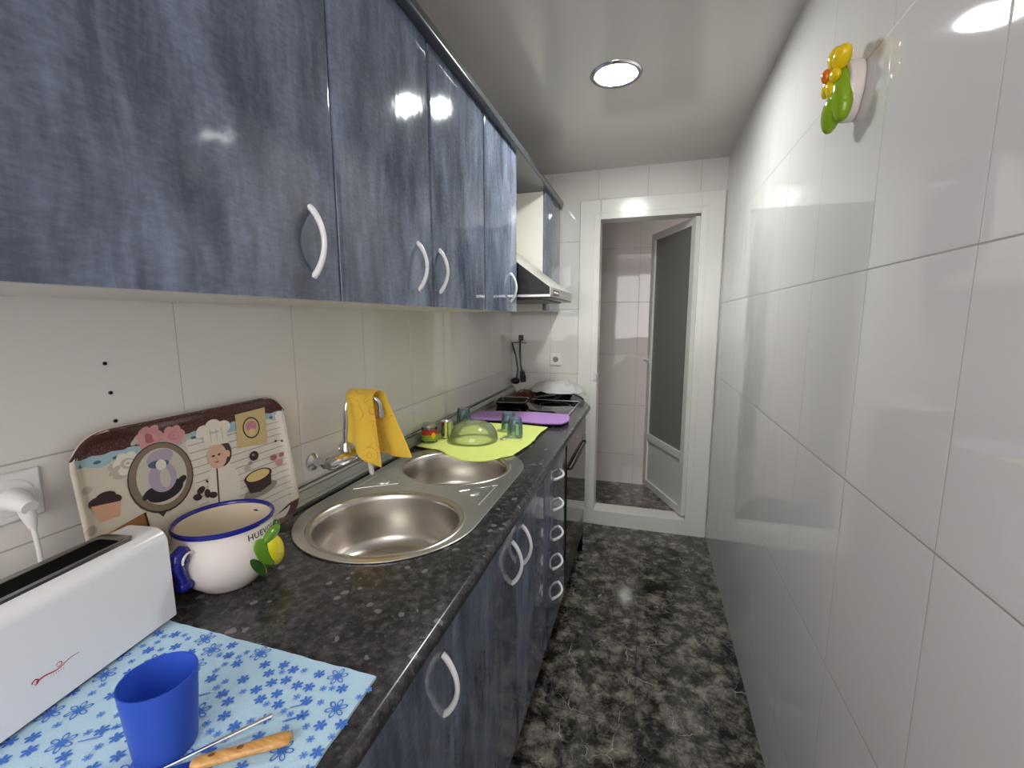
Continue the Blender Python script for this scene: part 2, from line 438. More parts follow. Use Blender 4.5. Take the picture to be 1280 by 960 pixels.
# door_1: white frame + open leaf
door = thing('door_1', 'open white aluminium door with frosted pane in white frame', 'door', (0.29, YB, 0)); door['kind'] = 'structure'
b = MB(); W = M['white_lacquer']
y0, y1 = YB - 0.014, YB + 0.125
b.box(-0.468, OX0, y0, y1, 0, 2.272, W); b.box(OX1, 0.424, y0, y1, 0, 2.272, W)
b.box(OX0, OX1, y0, y1, OZ1, 2.272, W); b.box(OX0, OX1, y0, y1, 0, OZ0, W)
b.build('door_frame', door, bevel=0.003)
b = MB()   # raised inner beads of the frame
for (x0, x1, z0, z1) in ((-0.375, -0.366, 0.07, 2.185), (0.323, 0.332, 0.07, 2.185)):
    b.box(x0, x1, y0 - 0.003, y0, z0, z1, W)
b.box(-0.375, 0.332, y0 - 0.003, y0, 2.180, 2.189, W)
b.build('frame_bead', door, bevel=0.001)
b = MB(); b.box(OX0 - 0.004, OX0 + 0.008, YB - 0.03, YB - 0.012, 1.075, 1.115, M['alu']); b.box(OX0 - 0.02, OX0 - 0.005, YB - 0.022, YB - 0.013, 1.06, 1.13, M['white_plastic'])
b.build('latch_keeper', door, bevel=0.002)
hinge = Vector((0.283, YB + 0.03, 0)); free = Vector((0.018, 3.745, 0))
d = (free - hinge); LW = d.length; ang = math.atan2(d.y, d.x)
def leafpt(o): o.location = hinge; o.rotation_euler = (0, 0, ang)
leaf = bpy.data.objects.new('door_leaf', None); C.objects.link(leaf)
leaf.parent = door; leaf.matrix_parent_inverse = parent_world(door).inverted(); leaf.location = hinge; leaf.rotation_euler = (0, 0, ang)
zb, zt = 0.125, 2.135
st = 0.052
def leafbuild(bb, nm, **k):
    o = bb.build(nm, None, **k); o.parent = leaf; return o
b = MB()
b.box(0, st, -0.02, 0.02, zb, zt, W); b.box(LW - st, LW, -0.02, 0.02, zb, zt, W)
b.box(st, LW - st, -0.02, 0.02, zt - st, zt, W); b.box(st, LW - st, -0.02, 0.02, zb, zb + st, W)
b.box(st, LW - st, -0.02, 0.02, 0.515, 0.515 + st, W)
leafbuild(b, 'leaf_frame', bevel=0.002)
b = MB(); b.box(st, LW - st, -0.006, 0.006, zb + st, 0.515, M['white_plastic']); leafbuild(b, 'kick_panel')
b = MB(); b.box(st, LW - st, -0.004, 0.004, 0.515 + st, zt - st, M['frosted']); leafbuild(b, 'pane')
b = MB()
for s_ in (-1, 1):
    b.box(LW - 0.04, LW - 0.012, s_ * 0.02 - 0.003, s_ * 0.02 + 0.003, 1.06, 1.20, M['white_plastic'])
    b.tube([(LW - 0.026, s_ * 0.02, 1.165), (LW - 0.026, s_ * 0.055, 1.165), (LW - 0.04, s_ * 0.06, 1.165), (LW - 0.13, s_ * 0.06, 1.16)], 0.008, M['white_plastic'])
leafbuild(b, 'door_handle')
b = MB()
for z in (0.3, 1.1, 1.9): b.lathe([(0, -0.04), (0.008, -0.04), (0.008, 0.04), (0, 0.04)], W, (0.0, -0.024, z), 12)
leafbuild(b, 'hinge')

# ================================================================== DOWNLIGHT
lamp = thing('ceiling_downlight', 'round recessed downlight glowing white in the glossy ceiling', 'ceiling light', (-0.165, 1.99, CEIL))
b = MB(); b.lathe([(0.082, 0.0), (0.086, -0.006), (0.098, -0.007), (0.103, -0.003), (0.104, 0.0)], M['chrome'], (-0.165, 1.99, CEIL), 64); b.build('trim_ring', lamp)
b = MB(); b.lathe([(0.0, -0.0035), (0.083, -0.0035)], M['emit'], (-0.165, 1.99, CEIL), 48); o = b.build('lamp_lens', lamp, recalc=False)

# ================================================================== HANDLES
def bow_handle(name, parent, c, L, out, vertical=True, m=None, th=0.0055):
    """curved bar handle on a plane facing +x; c = centre on the door face"""
    pts = []; rad = []
    n = 18
    for i in range(n + 1):
        t_ = i / n; s = (t_ - 0.5) * L
        o_ = out * math.sin(PI * t_) ** 0.75
        pts.append((c[0] + o_ - 0.001, c[1] + (0 if vertical else s), c[2] + (s if vertical else 0)))
        rad.append(th * (1.15 - 0.25 * math.sin(PI * t_)))
    b = MB(); b.tube(pts, rad, m or M['handle'], 12)
    return b.build(name, parent)

def door_panel(name, parent, xf, ya, yb_, z0, z1, th=0.019, r=0.011):
    """postformed door: rounded long vertical edges"""
    g = 0.0015; ya += g; yb_ -= g
    pts = [(xf - th, ya), (xf - th, yb_)]
    for k in range(7):
        a = PI / 2 * k / 6
        pts.append((xf - r + r * math.sin(a), yb_ - r + r * math.cos(a)))
    for k in range(7):
        a = PI / 2 * k / 6
        pts.append((xf - r + r * math.cos(a), ya + r - r * math.sin(a)))
    b = MB(); b.prism(pts, z0, z1, M['lam'])
    return b.build(name, parent)

def carcass(parent, x0, x1, ya, yb_, z0, z1, top=True, m=None):
    b = MB(); m = m or M['melamine']; k = 0.016
    b.box(x0, x1, ya + 0.0005, ya + k, z0, z1, m); b.box(x0, x1, yb_ - k, yb_ - 0.0005, z0, z1, m)
    b.box(x0, x1, ya + k, yb_ - k, z0, z0 + k, m)
    if top: b.box(x0, x1, ya + k, yb_ - k, z1 - k, z1, m)
    b.box(x0, x0 + 0.006, ya + k, yb_ - k, z0 + k, z1 - k, m)
    return b.build('body', parent, smooth=0)

UZ0, UZ1 = 1.522, 2.232
def wall_cab(ya, yb_, doors, label):
    t_ = thing('wall_cabinet', label, 'cabinet', (XU, (ya + yb_) / 2, UZ0), group='wall cabinets above the worktop')
    carcass(t_, XL + 0.001, XU - 0.0195, ya, yb_, UZ0 + 0.001, UZ1)
    for (da, db, hy) in doors:
        dr = door_panel('door', t_, XU, da, db, UZ0, UZ1)
        if hy is not None: bow_handle('handle', dr, (XU, hy, 1.628), 0.125, 0.028)
    return t_
wall_cab(-0.41, 0.19, [(-0.41, 0.19, 0.11)], 'blue grey wood effect wall cabinet nearest the viewer at the photo edge')
wall_cab(0.19, 0.79, [(0.19, 0.79, 0.71)], 'wide blue grey wall cabinet above the patterned tray, single white bow handle')
wall_cab(0.79, 1.637, [(0.79, 1.20, 1.112), (1.20, 1.637, 1.242)], 'two-door blue grey wall cabinet above the sink with paired white handles')
wall_cab(1.637, 2.07, [(1.637, 2.07, 1.965)], 'narrow blue grey wall cabinet directly before the extractor hood')
t_ = thing('wall_cabinet', 'slim blue grey wall cabinet beyond the hood, white inner side showing', 'cabinet', (XU, 2.9, UZ0), group='wall cabinets above the worktop')
carcass(t_, XL + 0.001, XU - 0.0195, 2.684, 3.13, 1.54, UZ1)
door_panel('door', t_, XU, 2.684, 3.13, 1.54, UZ1)
# cornice board along the top
b = MB(); b.prism([(XL + 0.002, -0.41), (XU + 0.028, -0.41), (XU + 0.028, 3.08), (XU + 0.012, 3.13), (XL + 0.002, 3.13)], UZ1 + 0.001, UZ1 + 0.036, M['lam_edge'])
tag(b.build('cabinet_cornice', bevel=0.009, bseg=4), 'long dark grey cornice board running on top of the wall cabinets', 'cornice')

# extractor hood
hood = thing('extractor_hood', 'slanted black and steel extractor hood between the wall cabinets', 'extractor hood', (-0.7, 2.38, 1.59))
HY0, HY1 = 2.076, 2.678
M['hood_satin'] = mat('satin_pale_steel', rgb(206, 204, 196), 0.35, 0.55)
prof = [(-0.952, 1.603), (-0.449, 1.603), (-0.449, 1.636), (-0.61, 1.754), (-0.952, 2.0)]
for yy in (HY0, HY1 - 0.006):
    b = MB(); b.prism(prof, yy, yy + 0.006, M['black'], axis=1); b.build('side_panel', hood, smooth=0)
b = MB(); b.prism([(-0.951, 1.62), (-0.452, 1.62), (-0.452, 1.639), (-0.61, 1.757), (-0.951, 2.003)], HY0 + 0.0065, HY1 - 0.0065, M['hood_satin'], axis=1)
b.build('canopy', hood, smooth=0)
b = MB(); b.box(-0.952, -0.445, HY0, HY1, 1.592, 1.6025, M['steel']); b.box(-0.4485, -0.444, HY0, HY1, 1.6025, 1.637, M['hood_satin']); b.box(-0.95, -0.447, HY0 + 0.001, HY1 - 0.001, 1.584, 1.592, M['black'])
b.build('front_lip', hood, smooth=0)
b = MB(); b.box(-0.4445, -0.4425, HY0 + 0.06, HY0 + 0.2, 1.60, 1.626, M['darkmetal'])
for k in range(4): b.lathe([(0, 0), (0.006, 0), (0.005, 0.006), (0, 0.006)], M['chrome'], (0, 0, 0), 12) if False else b.ball((-0.442, HY0 + 0.08 + k * 0.03, 1.613), (0.003, 0.006, 0.006), M['white_plastic'], seg=10, rings=6)
b.build('control_panel', hood)
b = MB(); b.box(-0.90, -0.50, HY0 + 0.04, HY1 - 0.04, 1.579, 1.5838, M['darkmetal']); b.build('grease_filter', hood, smooth=0)

# ================================================================== BASE CABINETS
BZ0, BZ1 = 0.145, 0.905
def kick(parent, ya, yb_):
    b = MB(); b.box(XD - 0.075, XD - 0.06, ya, yb_, 0.0, BZ0, M['lam_edge']); b.build('plinth', parent, smooth=0)
def base_cab(ya, yb_, doors, label, top=False):
    t_ = thing('base_cabinet', label, 'cabinet', (XD, (ya + yb_) / 2, 0), group='base cabinets under the worktop')
    carcass(t_, XL + 0.02, XD - 0.0195, ya, yb_, BZ0, 0.78 if yb_ > 0.75 else 0.913, top=top)
    kick(t_, ya, yb_)
    for (da, db, hy) in doors:
        dr = door_panel('door', t_, XD, da, db, BZ0, BZ1)
        if hy is not None: bow_handle('handle', dr, (XD, hy, 0.79), 0.13, 0.03)
    return t_
base_cab(-0.25, 0.29, [(-0.25, 0.29, None)], 'dark blue base cabinet nearest the viewer, under the blue cup')
base_cab(0.29, 0.742, [(0.29, 0.742, 0.69)], 'dark blue base cabinet before the sink unit, one bow handle')
base_cab(0.742, 1.555, [(0.742, 1.195, 1.142), (1.195, 1.555, 1.248)], 'dark blue two-door sink base cabinet with paired white bow handles')
dc = thing('drawer_cabinet', 'dark blue five-drawer unit with stacked ring-like bow handles', 'cabinet', (XD, 1.79, 0))
carcass(dc, XL + 0.02, XD - 0.0195, 1.555, 2.03, BZ0, 0.78, top=False); kick(dc, 1.555, 2.03)
hz = [0.832, 0.700, 0.568, 0.436, 0.300]
ed = [0.905, 0.766, 0.634, 0.502, 0.370, 0.145]
for k in range(5):
    dr = door_panel('drawer', dc, XD, 1.555, 2.03, ed[k + 1] + 0.002, ed[k] - 0.001)
    bow_handle('handle', dr, (XD, 1.79, hz[k]), 0.13, 0.030, vertical=False)
# oven
ov = thing('oven', 'built-in black glass oven at the far end of the base units', 'oven', (XD, 2.35, 0))
OY0, OY1 = 2.034, 2.70
b = MB(); b.box(XL + 0.03, XD - 0.02, OY0, OY1, BZ0, 0.91, M['black_matt']); b.build('body', ov, smooth=0)
b = MB(); b.box(XD - 0.0195, XD + 0.002, OY0, OY1, 0.79, 0.905, M['black_glass']); b.build('control_panel', ov, bevel=0.002)
b = MB(); b.box(XD + 0.0015, XD + 0.0028, OY0 + 0.27, OY0 + 0.39, 0.835, 0.865, M['tr_grey']); b.build('display', ov, bevel=0.0005)
b = MB(); b.box(XD - 0.0195, XD + 0.004, OY0, OY1, 0.30, 0.786, M['black_glass']); od = b.build('door', ov, bevel=0.003)
b = MB(); b.tube([(XD, OY0 + 0.06, 0.755), (XD + 0.013, OY0 + 0.07, 0.755), (XD + 0.015, OY0 + 0.10, 0.755), (XD + 0.015, OY1 - 0.10, 0.755), (XD + 0.013, OY1 - 0.07, 0.755), (XD, OY1 - 0.06, 0.755)], 0.006, M['black'], 12)
b.build('handle', od)
b = MB(); b.box(XD - 0.0195, XD, OY0, OY1, 0.147, 0.296, M['black']); b.build('lower_panel', ov, smooth=0)
b = MB(); b.box(XD - 0.075, XD - 0.06, OY0, OY1, 0, 0.145, M['lam_edge']); b.build('plinth', ov, smooth=0)
EP = [(XL + 0.03, 2.702), (XD - 0.004, 2.702), (XD - 0.004, 2.745), (-0.478, 3.10), (XL + 0.03, 3.10)]
ef = thing('end_filler_panel', 'white strip and dark panel closing the chamfered end beyond the oven', 'panel', (-0.45, 2.9, 0))
b = MB(); b.prism(EP, 0.80, 0.912, M['white_plastic']); b.build('white_strip', ef, bevel=0.001)
b = MB(); b.prism(EP, 0.0, 0.799, M['black_glass']); b.build('dark_panel', ef, bevel=0.001)

# ================================================================== WORKTOP
def stadium(cx, ya, yb_, r, n=24, sx=1.0):
    pts = []
    for k in range(n + 1):
        a = PI * k / n; pts.append((cx + r * sx * math.cos(a), yb_ + r * math.sin(a)))
    for k in range(n + 1):
        a = PI + PI * k / n; pts.append((cx + r * sx * math.cos(a), ya + r * math.sin(a)))
    return pts
SCX, SA, SB, SR = -0.657, 1.013, 1.44, 0.249
xf = -0.33; zt_, zb_ = TOP, TOP - 0.036; r = 0.014
prof = [(XL + 0.004, zb_), (XL + 0.004, zt_)]
for k in range(7):
    a = PI / 2 * k / 6; prof.append((xf - r + r * math.sin(a), zt_ - r + r * math.cos(a)))
for k in range(7):
    a = PI / 2 * k / 6; prof.append((xf - r + r * math.cos(a), zb_ + r - r * math.sin(a)))
b = MB(); b.prism(prof, -0.25, 3.12, M['worktop'], axis=1)
wt = b.build('worktop', smooth=35)
def boolean(o, mb):
    c = mb.build('cutter', smooth=0)
    md = o.modifiers.new('bool', 'BOOLEAN'); md.object = c; md.operation = 'DIFFERENCE'; md.solver = 'EXACT'
    dg = bpy.context.evaluated_depsgraph_get(); dg.update()
    me = bpy.data.meshes.new_from_object(o.evaluated_get(dg))
    o.modifiers.clear(); o.data = me
    bpy.data.objects.remove(c, do_unlink=True)
b = MB(); b.prism(stadium(SCX, SA, SB, SR - 0.012), 0.8, 1.0, M['worktop']); boolean(wt, b)
b = MB(); b.prism([(-0.33 + 0.002, 2.755), (-0.47, 3.13), (-0.2, 3.13), (-0.2, 2.755)], 0.8, 1.0, M['worktop']); boolean(wt, b)
tag(wt, 'long dark speckled laminate worktop with rounded front edge', 'worktop')

# upstand trim along the wall
b = MB()
b.prism([(XL + 0.001, 0.951), (XL + 0.034, 0.951), (XL + 0.032, 0.957), (XL + 0.012, 0.999), (XL + 0.008, 1.003), (XL + 0.001, 1.003)], -0.25, 3.12, M['darkmetal'], axis=1)
for (x, z, s_) in ((0.0335, 0.957, 0.004), (0.0275, 0.970, 0.0028), (0.0125, 1.0, 0.0035)):
    b.prism([(XL + x - s_, z - s_), (XL + x + s_, z - s_), (XL + x + s_, z + s_), (XL + x - s_, z + s_)], -0.25, 3.12, M['alu'], axis=1)
b.prism([(XL + 0.0305, 0.962), (XL + 0.0325, 0.962), (XL + 0.0175, 0.995), (XL + 0.0155, 0.995)], -0.25, 3.12, mat('grey_trim_face', rgb(168, 168, 162), 0.35, 0.5), axis=1)
tag(b.build('worktop_upstand', smooth=0), 'grey ridged metal upstand strip along the back of the worktop', 'trim')

# ================================================================== SINK
sink = thing('kitchen_sink', 'stainless steel inset sink with two round bowls', 'sink', (SCX, 1.2, TOP))
B1 = (-0.648, 0.978, 0.194, 0.182); B2 = (-0.654, 1.432, 0.190, 0.172)
cu = bpy.data.curves.new('deck', 'CURVE'); cu.dimensions = '2D'; cu.fill_mode = 'BOTH'; cu.extrude = 0.0008; cu.bevel_depth = 0.0012; cu.bevel_resolution = 2
def addspline(pts):
    s_ = cu.splines.new('POLY'); s_.points.add(len(pts) - 1)
    for p, q in zip(s_.points, pts): p.co = (q[0], q[1], 0, 1)
    s_.use_cyclic_u = True
addspline(stadium(SCX, SA, SB, SR - 0.0015, 40))
for (cx, cy, rx, ry) in (B1, B2):
    addspline([(cx + rx * 1.03 * math.cos(2 * PI * k / 80), cy + ry * 1.03 * math.sin(2 * PI * k / 80)) for k in range(80)])
co = bpy.data.objects.new('tmp', cu); C.objects.link(co)
dg = bpy.context.evaluated_depsgraph_get(); dg.update()
me = bpy.data.meshes.new_from_object(co.evaluated_get(dg)); bpy.data.objects.remove(co, do_unlink=True)
me.materials.clear(); me.materials.append(M['steel'])
me.polygons.foreach_set('use_smooth', [True] * len(me.polygons)); me.set_sharp_from_angle(angle=math.radians(30))
dk = bpy.data.objects.new('deck', me); C.objects.link(dk); dk.location = (0, 0, TOP + 0.003)
dk.parent = sink; dk.matrix_parent_inverse = parent_world(sink).inverted()
for (cx, cy, rx, ry), dep in ((B1, 0.155), (B2, 0.14)):
    R0 = rx
    prof = [(R0 * 1.085, 0.0035), (R0 * 1.07, 0.0062), (R0 * 1.035, 0.0066), (R0 * 1.005, 0.0045), (R0 * 0.985, -0.002), (R0 * 0.972, -0.012), (R0 * 0.955, -dep * 0.5), (R0 * 0.935, -dep * 0.78), (R0 * 0.88, -dep * 0.92), (R0 * 0.78, -dep * 0.985), (R0 * 0.6, -dep * 1.01), (R0 * 0.27, -dep * 1.03), (0.042, -dep * 1.05), (0.036, -dep * 1.08)]
    b = MB(); b.lathe(prof, M['steel_bowl'], (cx, cy, TOP), 96, 1, ry / rx)
    bw = b.build('bowl', sink, smooth=60)
    b = MB(); b.lathe([(0.043, 0.001), (0.040, 0.004), (0.033, 0.002), (0.030, -0.004), (0.016, -0.006), (0.015, 0.001), (0.0, 0.002)], M['steel'], (cx + 0.03, cy - 0.01, TOP - dep * 1.05 + 0.003), 40)
    b.build('drain_strainer', bw)
for (x, y, r_) in ((-0.497, 1.214, 0.020), (-0.822, 1.222, 0.024)):
    b = MB(); b.lathe([(r_, 0.0), (r_ * 0.95, 0.003), (r_ * 0.7, 0.0045), (0, 0.005)], M['steel'], (x, y, TOP + 0.005), 32); b.build('hole_cover' if x > -0.6 else 'waste_knob', sink)
# embossed triangular fields between the bowls
for (pts) in ([(-0.450, 1.135), (-0.448, 1.30), (-0.545, 1.217)], [(-0.875, 1.14), (-0.875, 1.29), (-0.765, 1.22)]):
    b = MB()
    b.tube([(p[0], p[1], TOP + 0.0046) for p in pts + pts[:1]], 0.0020, M['steel'], 8)
    b.build('embossed_ridge', sink)

# ================================================================== FAUCET + TOWEL
fa = thing('mixer_tap', 'chrome wall-mounted mixer tap over the sink', 'tap', (-0.88, 1.13, 1.06))
CH = M['chrome']
for yy in (1.06, 1.205):
    b = MB()
    v = [(0.0, 0.0), (0.026, 0.0), (0.024, 0.008), (0.013, 0.014), (0.0125, 0.03)]
    pts = [(XL + z_, yy, 1.062) for _, z_ in v]
    b.tube([(XL + 0.0005, yy, 1.062), (XL + 0.006, yy, 1.062), (XL + 0.014, yy, 1.062), (XL + 0.05, yy, 1.062), (XL + 0.075, yy, 1.063)], [0.027, 0.026, 0.013, 0.0125, 0.0125], CH, 20)
    b.tube([(XL + 0.045, yy, 1.062), (XL + 0.06, yy, 1.063)], 0.018, CH, 6)
    b.build('wall_connector', fa)
b = MB(); b.tube([(-0.878, 1.035, 1.064), (-0.878, 1.045, 1.064), (-0.878, 1.10, 1.066), (-0.878, 1.17, 1.066), (-0.878, 1.222, 1.064), (-0.878, 1.232, 1.064)], [0.012, 0.018, 0.023, 0.023, 0.018, 0.012], CH, 24)
b.tube([(-0.878, 1.12, 1.07), (-0.878, 1.12, 1.11)], [0.02, 0.013], CH, 20)
b.build('tap_body', fa)
sp = []
for k in range(15):
    a = PI * k / 14
    sp.append((-0.825 - 0.047 * math.cos(a), 1.125 + 0.035 * k / 14, 1.225 + 0.036 * math.sin(a)))
b = MB(); b.tube([(-0.878, 1.12, 1.09), (-0.876, 1.121, 1.15), (-0.873, 1.124, 1.20)] + sp + [(-0.777, 1.16, 1.205)], 0.0085, CH, 16); b.tube([(-0.777, 1.16, 1.212), (-0.777, 1.16, 1.19)], 0.0115, CH, 18)
b.build('spout', fa)
b = MB(); b.tube([(-0.858, 1.165, 1.062), (-0.84, 1.168, 1.058)], [0.02, 0.016], CH, 18)
b.tube([(-0.842, 1.168, 1.058), (-0.832, 1.17, 1.04), (-0.825, 1.17, 1.005), (-0.824, 1.17, 0.998)], [0.008, 0.010, 0.012, 0.008], M['white_plastic'], 14, flat=0.6)
b.build('lever', fa)

def towel(u, v):
    # v: 0 near-flap bottom .. 1 far-flap bottom ; u: 0 wall side .. 1 room side
    w = 0.004 * math.sin(u * 9 + v * 5) + 0.004 * mnoise.noise(Vector((u * 4, v * 6, 1)))
    if v < 0.44:
        s = v / 0.44
        x = -0.873 + u * (0.103 + 0.012 * (1 - s)); z = (1.115 - 0.075 * u) * (1 - s) + 1.262 * s
        z += 0.006 * math.sin(u * 6) * (1 - s)
        y = 1.116 + 0.010 * math.sin(u * 7 + 1) * (1 - s) + 0.004 * u - 0.006 * (1 - s)
        x += -0.012 * math.sin(PI * s) * (-1 if u < 0.3 else 0.0) * 0.6
    elif v < 0.56:
        s = (v - 0.44) / 0.12
        x = -0.873 + u * 0.103; y = 1.120 + 0.062 * s; z = 1.262 + 0.013 * math.sin(PI * s)
    else:
        s = (v - 0.56) / 0.44
        x = -0.873 + u * (0.103 + 0.064 * s); y = 1.182 + 0.035 * s + 0.006 * math.sin(u * 6) * s; z = 1.262 - s * (0.205 + 0.01 * u)
    return (x + w * 0.4, y + w, z)
b = MB(); b.grid(towel, 22, 44, M['towel'])
tag(b.build('dish_towel', solid=0.004, sub=1), 'yellow orange patterned towel draped over the tap spout', 'towel')

# ================================================================== CLOTHS
def sheet(name, pts, z0, m, label, cat, amp=0.002, thick=0.003, sag=None, res=34, wob=0.004, zf=None, floor=None):
    """pts = 4-sided outline as list of edge polylines A(bottom) B(right) C(top) D(left): Coons patch"""
    A, B, Cc, D = pts
    def ev(pl, t_):
        n = len(pl) - 1; x = min(t_ * n, n - 1e-6); i = int(x); f_ = x - i
        # catmull-ish smoothing
        p0 = Vector(pl[max(i - 1, 0)]); p1 = Vector(pl[i]); p2 = Vector(pl[i + 1]); p3 = Vector(pl[min(i + 2, n)])
        return 0.5 * ((2 * p1) + (-p0 + p2) * f_ + (2 * p0 - 5 * p1 + 4 * p2 - p3) * f_ ** 2 + (-p0 + 3 * p1 - 3 * p2 + p3) * f_ ** 3)
    def fn(u, v):
        a, c, d_, b_ = ev(A, u), ev(Cc, u), ev(D, v), ev(B, v)
        p = (1 - v) * a + v * c + (1 - u) * d_ + u * b_ - ((1 - u) * (1 - v) * Vector(A[0]) + u * (1 - v) * Vector(A[-1]) + (1 - u) * v * Vector(Cc[0]) + u * v * Vector(Cc[-1]))
        e = wob * mnoise.noise(Vector((p.x * 30, p.y * 30, 5)))
        z = z0 + amp * (0.5 + 0.5 * mnoise.noise(Vector((p.x * 12, p.y * 12, 0)))) + (sag(p.x, p.y) if sag else 0)
        return (p.x + e * (1 if u in (0, 1) or v in (0, 1) else 0.3), p.y + e * 0.6, z)
    b = MB(); b.grid(fn, res, res, m)
    if zf: zf(b)
    return tag(b.build(name, solid=thick, off=0.0), label, cat)

def gsag(x, y):
    cx, cy, rx, ry = B2
    q = ((x - cx) / (rx * 1.0)) ** 2 + ((y - cy) / (ry * 1.0)) ** 2
    return -0.008 * max(0, 1 - q) ** 0.5
sheet('drying_cloth', ([(-0.955 + 0.04, 1.62), (-0.86, 1.60), (-0.80, 1.59), (-0.72, 1.535), (-0.64, 1.508), (-0.56, 1.53), (-0.49, 1.60)],
                      [(-0.49, 1.60), (-0.462, 1.80), (-0.466, 1.95), (-0.455, 2.09)],
                      [(-0.915, 2.10), (-0.75, 2.10), (-0.60, 2.105), (-0.455, 2.09)],
                      [(-0.915, 1.62), (-0.915, 1.85), (-0.915, 2.10)]),
      TOP + 0.0092, M['green_cloth'], 'lime yellow drying cloth under the upturned glasses beside the sink', 'cloth', amp=0.002, sag=gsag, wob=0.003)
GZ = TOP + 0.013
sheet('kitchen_cloth', ([(-0.90, 2.125), (-0.70, 2.13), (-0.50, 2.12), (-0.395, 2.14)],
                        [(-0.395, 2.14), (-0.376, 2.22), (-0.385, 2.30), (-0.398, 2.36)],
                        [(-0.90, 2.32), (-0.70, 2.355), (-0.52, 2.37), (-0.398, 2.36)],
                        [(-0.90, 2.125), (-0.905, 2.2), (-0.90, 2.32)]),
      TOP + 0.017, M['purple_cloth'], 'folded lilac cloth lying across the front of the hob', 'cloth', amp=0.004, thick=0.008)

# blue flowered cloth with printed motifs (part of the same mesh)
def flower_print(b):
    def on(x, y): return TOP + 0.0052 + 0.0012
    rnd = random.Random(3)
    placed = []
    def petal(cx, cy, a, l, w, ring, m):
        n = 10; vo = []; ca, sa = math.cos(a), math.sin(a)
        c0x, c0y = cx + ca * l * 0.62, cy + sa * l * 0.62
        def el(k, sc):
            t_ = 2 * PI * k / n; px, py = math.cos(t_) * l * 0.42 * sc, math.sin(t_) * w * sc
            return (c0x + px * ca - py * sa, c0y + px * sa + py * ca, on(0, 0))
        o = [el(k, 1) for k in range(n)]
        if ring:
            i_ = [el(k, 0.62) for k in range(n)]
            b.add(o + i_, [(k, (k + 1) % n, n + (k + 1) % n, n + k) for k in range(n)], m)
        else: b.add(o, [list(range(n))], m)
    poly = lambda x, y: (-0.80 < x < -0.385 - 0.03 * (0.5 - y) * 0) and (0.06 < y < 0.497)
    tries = 0
    while tries < 2600 and len(placed) < 330:
        tries += 1
        x = rnd.uniform(-0.79, -0.362); y = rnd.uniform(0.07, 0.497)
        kind = 2 if tries < 60 else (1 if tries < 700 else 0)
        R_ = (0.0052, 0.0085, 0.0150)[kind]
        if x > -0.362 - R_ * 0.4 - 0.0: continue
        if any((x - a) ** 2 + (y - c_) ** 2 < (R_ + r2) ** 2 * 1.15 for a, c_, r2 in placed): continue
        placed.append((x, y, R_)); a0 = rnd.uniform(0, 6)
        m = M['print_blue'] if kind else M['print_blue2']
        for k in range(6): petal(x, y, a0 + k * PI / 3, R_, R_ * 0.24, kind == 2, m)
        b.disc((x, y, on(0, 0) + 0.0001), R_ * 0.3, M['print_blue'], 8)
    for k in range(16):
        x = rnd.uniform(-0.72, -0.38); y = rnd.uniform(0.1, 0.48)
        a = 0.62; l = 0.013
        b.add([(x - l * math.cos(a) + 0.0008, y - l * math.sin(a), on(0, 0) + 0.0001), (x + l * math.cos(a), y + l * math.sin(a) - 0.0008, on(0, 0) + 0.0001), (x + l * math.cos(a) - 0.0008, y + l * math.sin(a) + 0.0008, on(0, 0) + 0.0001), (x - l * math.cos(a) - 0.0008, y - l * math.sin(a) + 0.0008, on(0, 0) + 0.0001)], [(0, 1, 2, 3)], M['print_blue'])
def blue_cloth():
    b = MB()
    edge = lambda t_: 0.0025 * mnoise.noise(Vector((t_ * 14, 3, 0)))
    n = 60
    out = []
    for k in range(n + 1):
        t_ = k / n; out.append((-0.82 + 0.45 * t_, 0.513 - 0.003 * t_ + edge(t_)))
    for k in range(1, n + 1):
        t_ = k / n; out.append((-0.370 + 0.012 * math.sin(t_ * 2.2) + edge(t_ + 3) * 0.6, 0.510 - 0.45 * t_))
    out.append((-0.82, 0.06))
    b.prism(out, TOP + 0.001, TOP + 0.0055, M['blue_cloth'])
    flower_print(b)
    return tag(b.build('floral_cloth', smooth=0, recalc=True), 'pale blue cloth printed with blue flowers under the toaster and cup', 'cloth')
blue_cloth()

# ================================================================== TRAY
tray = MB()
ox, oy, oz = -0.903, 0.470, 0.957
dv = Vector((-0.040, 0, 0.338)).normalized(); nn = Vector((dv.z, 0, -dv.x))
def T(u, v, h=0.0):
    p = Vector((ox, oy, oz)) + Vector((0, 1, 0)) * u + dv * v + nn * h
    # slight clockwise turn of the tray in its own plane
    return (p.x, p.y, p.z)
TW, TH = 0.468, 0.334
def rr(w, h, r, inset=0.0, n=10, x0=0.0, y0=0.0):
    pts = []
    for (cx, cy, a0) in ((w - r, r, -PI / 2), (w - r, h - r, 0), (r, h - r, PI / 2), (r, r, PI)):
        for k in range(n + 1):
            a = a0 + PI / 2 * k / n; pts.append((x0 + cx + (r - inset) * math.cos(a), y0 + cy + (r - inset) * math.sin(a)))
    return pts
outer = rr(TW, TH, 0.062); n_ = len(outer)
rings = [(0.0, 0.013), (0.004, 0.015), (0.009, 0.013), (0.02, 0.0045), (0.026, 0.003)]
vs = []; fs = []
for ins, h in [(0.004, 0.009)] + rings:
    for p in rr(TW, TH, 0.062, ins): vs.append(T(p[0], p[1], h))
for k in range(len(rings)):
    for i in range(n_):
        j = (i + 1) % n_; fs.append((k * n_ + i, k * n_ + j, (k + 1) * n_ + j, (k + 1) * n_ + i))
# inner field face (cream)
tray.add(vs, fs, M['tr_cream'])
